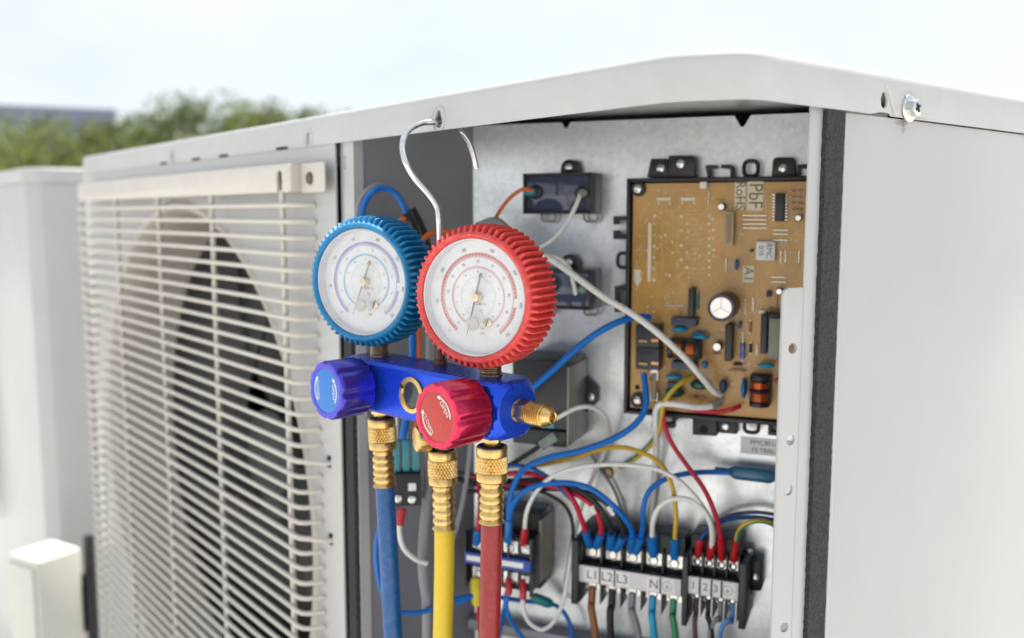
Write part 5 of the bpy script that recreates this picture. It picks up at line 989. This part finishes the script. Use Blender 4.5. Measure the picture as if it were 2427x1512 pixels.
for i, (m, pts, tb, da, lab) in enumerate((
    (WR, [(1120,1128,0.050),(1185,1124,0.056),(1250,1122,0.058),(1310,1140,0.056),(1355,1180,0.052),(1378,1230,0.044),(1388,1262,0.036)], 0, -0.003, 'red wire into the left side of the L1 terminal'),
    (WR, [(1120,1150,0.046),(1200,1148,0.050),(1290,1150,0.050),(1350,1165,0.048),(1400,1195,0.046),(1422,1235,0.042),(1424,1264,0.036)], 0, 0.003, 'red wire into the right side of the L1 terminal'),
    (WK, [(1110,1140,0.044),(1190,1140,0.048),(1280,1138,0.050),(1350,1152,0.050),(1405,1185,0.048),(1438,1230,0.044),(1449,1265,0.036)], 1, -0.003, 'black wire into the left side of the L2 terminal'),
    (WK, [(1110,1165,0.042),(1200,1158,0.046),(1300,1158,0.048),(1380,1165,0.048),(1440,1195,0.046),(1472,1240,0.042),(1477,1268,0.036)], 1, 0.003, 'black wire with white marker into the right side of the L2 terminal'))):
    o = wirep(W2(None, pts, TS_(TB1, tb, True, da)), 0.0022, m, lab, [(1, 0.017, SLB, 0.0037)])
    if i in (1, 3):
        k = W2(None, [pts[4], pts[5]]); d = k[1]-k[0]; q = MB(); q.tube([k[0]+d*0.05, k[0]+d*0.5], 0.0029, 12); ob('wire_marker', q, LABELW, o)
# lower cables leaving the blocks
for tb, i, m, r, end, lab in ((TB1,0,WBR,0.0032,(1412,1512),'brown cable core below the L1 terminal'), (TB1,1,WK,0.0032,(1448,1512),'black cable core below the L2 terminal'), (TB1,2,WGR,0.0030,(1514,1512),'grey cable core below the L3 terminal'), (TB1,3,WLB,0.0030,(1551,1512),'bright light blue cable core below the N terminal'), (TB1,4,WG,0.0028,(1601,1512),'green cable core below the earth terminal of the main block'),
    (TB2,0,WDBR,0.0020,(1648,1512),'thin dark brown wire below terminal 1'), (TB2,1,WK,0.0020,(1688,1512),'thin black wire below terminal 2'), (TB2,2,WGR,0.0019,(1682,1512),'thin grey wire below terminal 3'), (TB2,3,WSB,0.0019,(1706,1512),'thin sky blue wire below the right earth terminal')):
    a, b_, c_ = TS_(tb, i, False); u, v = end; e = pl(u, v, 0.034)
    wirep([pw(a, b_+0.002, c_), pw(a, b_-0.012, c_+0.002), pw(a*0.72+e[0]*0.28, b_*0.62+e[1]*0.38, 0.034), pw(e[0], e[1], 0.034), pw(e[0]+0.004, e[1]-0.06, 0.030), pw(e[0]+0.006, 0.66, 0.020), pw(e[0]+0.006, 0.605, 0.02)], r, m, lab)
# more of the tangle
wirep(W2(None, [(1690,1245,0.010),(1730,1222,0.010),(1790,1214,0.010),(1850,1222,0.008),(1890,1232,0.006)]), 0.0016, mat('wire_slate', (0.06,0.09,0.17), 0.4), 'slate blue wire lying on the plate above the dark blue one')
wirep(W2(None, [(1150,1040,0.050),(1142,1100,0.048),(1136,1180,0.046),(1128,1250,0.044),(1122,1300,0.040)]), 0.0018, WW, 'white wire dropping straight behind the red hose nut')
wirep(W2(None, [(1080,1118,0.050),(1150,1132,0.052),(1220,1150,0.054),(1290,1168,0.052),(1340,1200,0.046),(1358,1250,0.038),(1352,1310,0.026),(1340,1380,0.016)]), 0.0016, WK, 'thin black wire drooping left of the main terminal block')
wirep(W2(None, [(1185,1108,0.060),(1225,1103,0.062),(1265,1112,0.062),(1300,1132,0.060),(1330,1160,0.056),(1352,1182,0.052)]), 0.0017, WDB, 'thin dark blue wire inside the red and black bundle')
wirep(W2(None, [(1400,1075,0.006),(1425,1115,0.005),(1455,1160,0.005),(1475,1220,0.006),(1478,1290,0.010)]), 0.0014, WGR, 'thin grey wire lying on the plate behind the yellow one')
wirep(W2(None, [(1085,1432,0.050),(1115,1416,0.048),(1150,1410,0.044),(1200,1418,0.038),(1250,1425,0.026),(1300,1430,0.014)]), 0.0019, WB, 'blue wire running level below the contactor')
q = MB(); M = FR(P3(1282, 1422, 0.020), (P3(1310,1432,0.016)-P3(1255,1414,0.024)).normalized(), ZU, PN); q.tube([P3(1258,1414,0.024), P3(1268,1417,0.023), P3(1300,1429,0.017), P3(1310,1432,0.016)], 0.004, 14, rs=[0.0028,0.0046,0.0046,0.0028]); ob('crimp_joint', q, TEAL, None, loc=P3(1282, 1422, 0.020), label='teal crimp joint on the wire below the contactor', cat='crimp')
# contactor leads
wirep(W2(None, [(1205,1372,0.056),(1206,1400,0.060),(1200,1432,0.060),(1208,1465,0.058),(1230,1500,0.054),(1255,1530,0.050)]), 0.0019, WB, 'blue wire below the middle contactor terminal', [(0, 0.012, SLR, 0.0030)])
wirep(W2(None, [(1200,1405,0.056),(1196,1440,0.050),(1188,1480,0.045),(1180,1530,0.04)]), 0.0018, WB, 'second blue wire dropping from the contactor behind the red hose')
wirep(W2(None, [(1240,1375,0.054),(1240,1402,0.060),(1240,1435,0.060),(1252,1472,0.058),(1285,1492,0.054),(1315,1470,0.050),(1336,1420,0.046),(1348,1350,0.040),(1358,1290,0.034),(1368,1240,0.026),(1385,1180,0.018),(1410,1120,0.012),(1436,1062,0.012),(1443,1020,0.020),(1432,985,0.030),(1405,966,0.038),(1370,966,0.046),(1330,985,0.052),(1300,1000,0.052)]), 0.0019, WW, 'white wire looping below the contactor and back up to the power relay', [(0, 0.014, SLR, 0.0031)])
wirep(W2(None, [(1300,1428,0.012),(1325,1440,0.014),(1345,1465,0.016),(1355,1500,0.018),(1356,1540,0.018)]), 0.0019, WB, 'blue wire bending down beside the contactor')
wirep(W2(None, [(1130,1370,0.054),(1130,1400,0.058),(1134,1440,0.056),(1138,1490,0.05),(1140,1540,0.045)]), 0.0020, WR, 'red wire with yellow sleeve below the left contactor terminal', [(0, 0.020, YEL, 0.0052)])
wirep(W2(None, [(1130,1288,0.054),(1132,1262,0.060),(1136,1230,0.062),(1140,1190,0.058),(1136,1150,0.05)]), 0.0022, WR, 'red wire entering the left contactor terminal from above', [(0, 0.016, SLB, 0.0038)])
wirep(W2(None, [(1290,1050,0.050),(1260,1070,0.054),(1215,1098,0.056),(1170,1125,0.054),(1110,1140,0.048)]), 0.0020, WK, 'black wire from the clear spade cover of the power relay')
# left side bay (next to the divider)
SL = lambda u, v, x: side(u, v, x)
def wl_(pts, r, m, lab, sl=()): return wire(pts, r, m, lab, sl, space=SL)
wl_([(858,560,-0.610),(858,510,-0.612),(868,475,-0.615),(890,450,-0.615),(915,447,-0.615),(940,462,-0.612),(958,492,-0.608),(968,520,-0.605)], 0.0022, WB, 'blue wire arching above the blue gauge')
wl_([(848,560,-0.625),(847,505,-0.628),(860,465,-0.630),(890,440,-0.630),(920,445,-0.628),(950,470,-0.622),(972,508,-0.612),(982,525,-0.606)], 0.0022, WGR, 'grey wire arching behind the blue one above the blue gauge')
wl_([(950,525,-0.606),(965,515,-0.606),(975,520,-0.604)], 0.0026, WO, 'short orange wire end at the black sleeve')
wl_([(968,500,-0.606),(985,530,-0.604),(1000,565,-0.604),(1006,600,-0.604)], 0.0062, WK, 'black heat shrink sleeve between the two gauges', cat='sleeve') if False else wire([(968,500,-0.606),(985,530,-0.604),(1000,565,-0.604),(1006,600,-0.604)], 0.0062, WK, 'black heat shrink sleeve right of the blue gauge', space=SL, cat='sleeve')
wl_([(1000,570,-0.600),(1015,556,-0.598),(1040,549,-0.596),(1070,552,-0.592),(1100,560,-0.590)], 0.0026, WO, 'orange wire passing behind the hook stem')
wl_([(958,620,-0.60),(970,720,-0.60),(978,800,-0.60),(975,900,-0.60),(955,1040,-0.60)], 0.0030, WB, 'blue wire seen between the gauges above the manifold')
wl_([(975,620,-0.598),(985,720,-0.598),(992,800,-0.598),(990,900,-0.598),(985,1020,-0.598)], 0.0026, WO, 'orange wire seen between the gauges above the manifold')
wl_([(1020,620,-0.605),(1022,800,-0.605),(1020,1000,-0.605),(1016,1150,-0.605),(1006,1250,-0.605),(1003,1350,-0.605),(1012,1430,-0.605),(1013,1540,-0.605),(1013,1700,-0.605)], 0.0046, WGR, 'thick grey cable running down behind the yellow hose')
wl_([(955,1205,-0.600),(948,1232,-0.600),(947,1265,-0.600),(958,1300,-0.600),(985,1325,-0.598),(1012,1335,-0.596)], 0.0022, WW, 'white wire curving behind the blue hose', [(0, 0.013, SLR, 0.0034)])
wl_([(925,1170,-0.610),(905,1230,-0.612),(893,1290,-0.614),(893,1340,-0.614),(905,1400,-0.612),(930,1445,-0.608),(970,1452,-0.604),(1010,1448,-0.600),(1060,1425,-0.595),(1120,1412,-0.590)], 0.0020, WB, 'blue wire looping low behind the blue and yellow hoses')
wl_([(1125,985,-0.592),(1115,1060,-0.594),(1105,1140,-0.596),(1092,1210,-0.598),(1075,1270,-0.600),(1055,1310,-0.602)], 0.0024, WGR, 'light grey wire slanting down between yellow and red hoses')
wl_([(1040,1120,-0.600),(1090,1135,-0.598),(1125,1150,-0.594)], 0.0022, WK, 'short black wire behind the brass nut of the red hose')
# small relay with teal terminal covers
sr = side(962, 1155, -0.604); SR = root('small_relay', (sr.x, sr.y, sr.z-0.014), 'small black relay with teal spade covers behind the blue hose', 'relay')
SFm = FR(sr, V((0.55,0.835,0)), ZU, V((0.835,-0.55,0)))
b = MB(); b.box(SFm, -0.012, 0.012, -0.0135, 0.0125, -0.012, 0.006); ob('housing', b, BLK, SR, bevel=0.001)
b = MB(); b.box(SFm, 0.002, 0.008, -0.001, 0.005, 0.0061, 0.0066); ob('label', b, LABELW, SR)
for x, y in ((-0.006,-0.007),(0.005,-0.008)): inst('screw', SCREWM, SFm @ T(x, y, 0.006), SR)
for x in (-0.007, 0.0005, 0.008):
    b = MB(); b.box(SFm, x-0.0030, x+0.0030, 0.0126, 0.0385, -0.006, 0.002); tc_ = ob('spade_cover', b, TEAL, SR, bevel=0.0012)
    b = MB(); b.tube([SFm @ V((x, 0.038, -0.002)), SFm @ V((x+0.0005, 0.06, -0.002)), SFm @ V((x-0.001, 0.085, -0.003))], 0.0016, 8); ob('lead', b, WW, tc_)
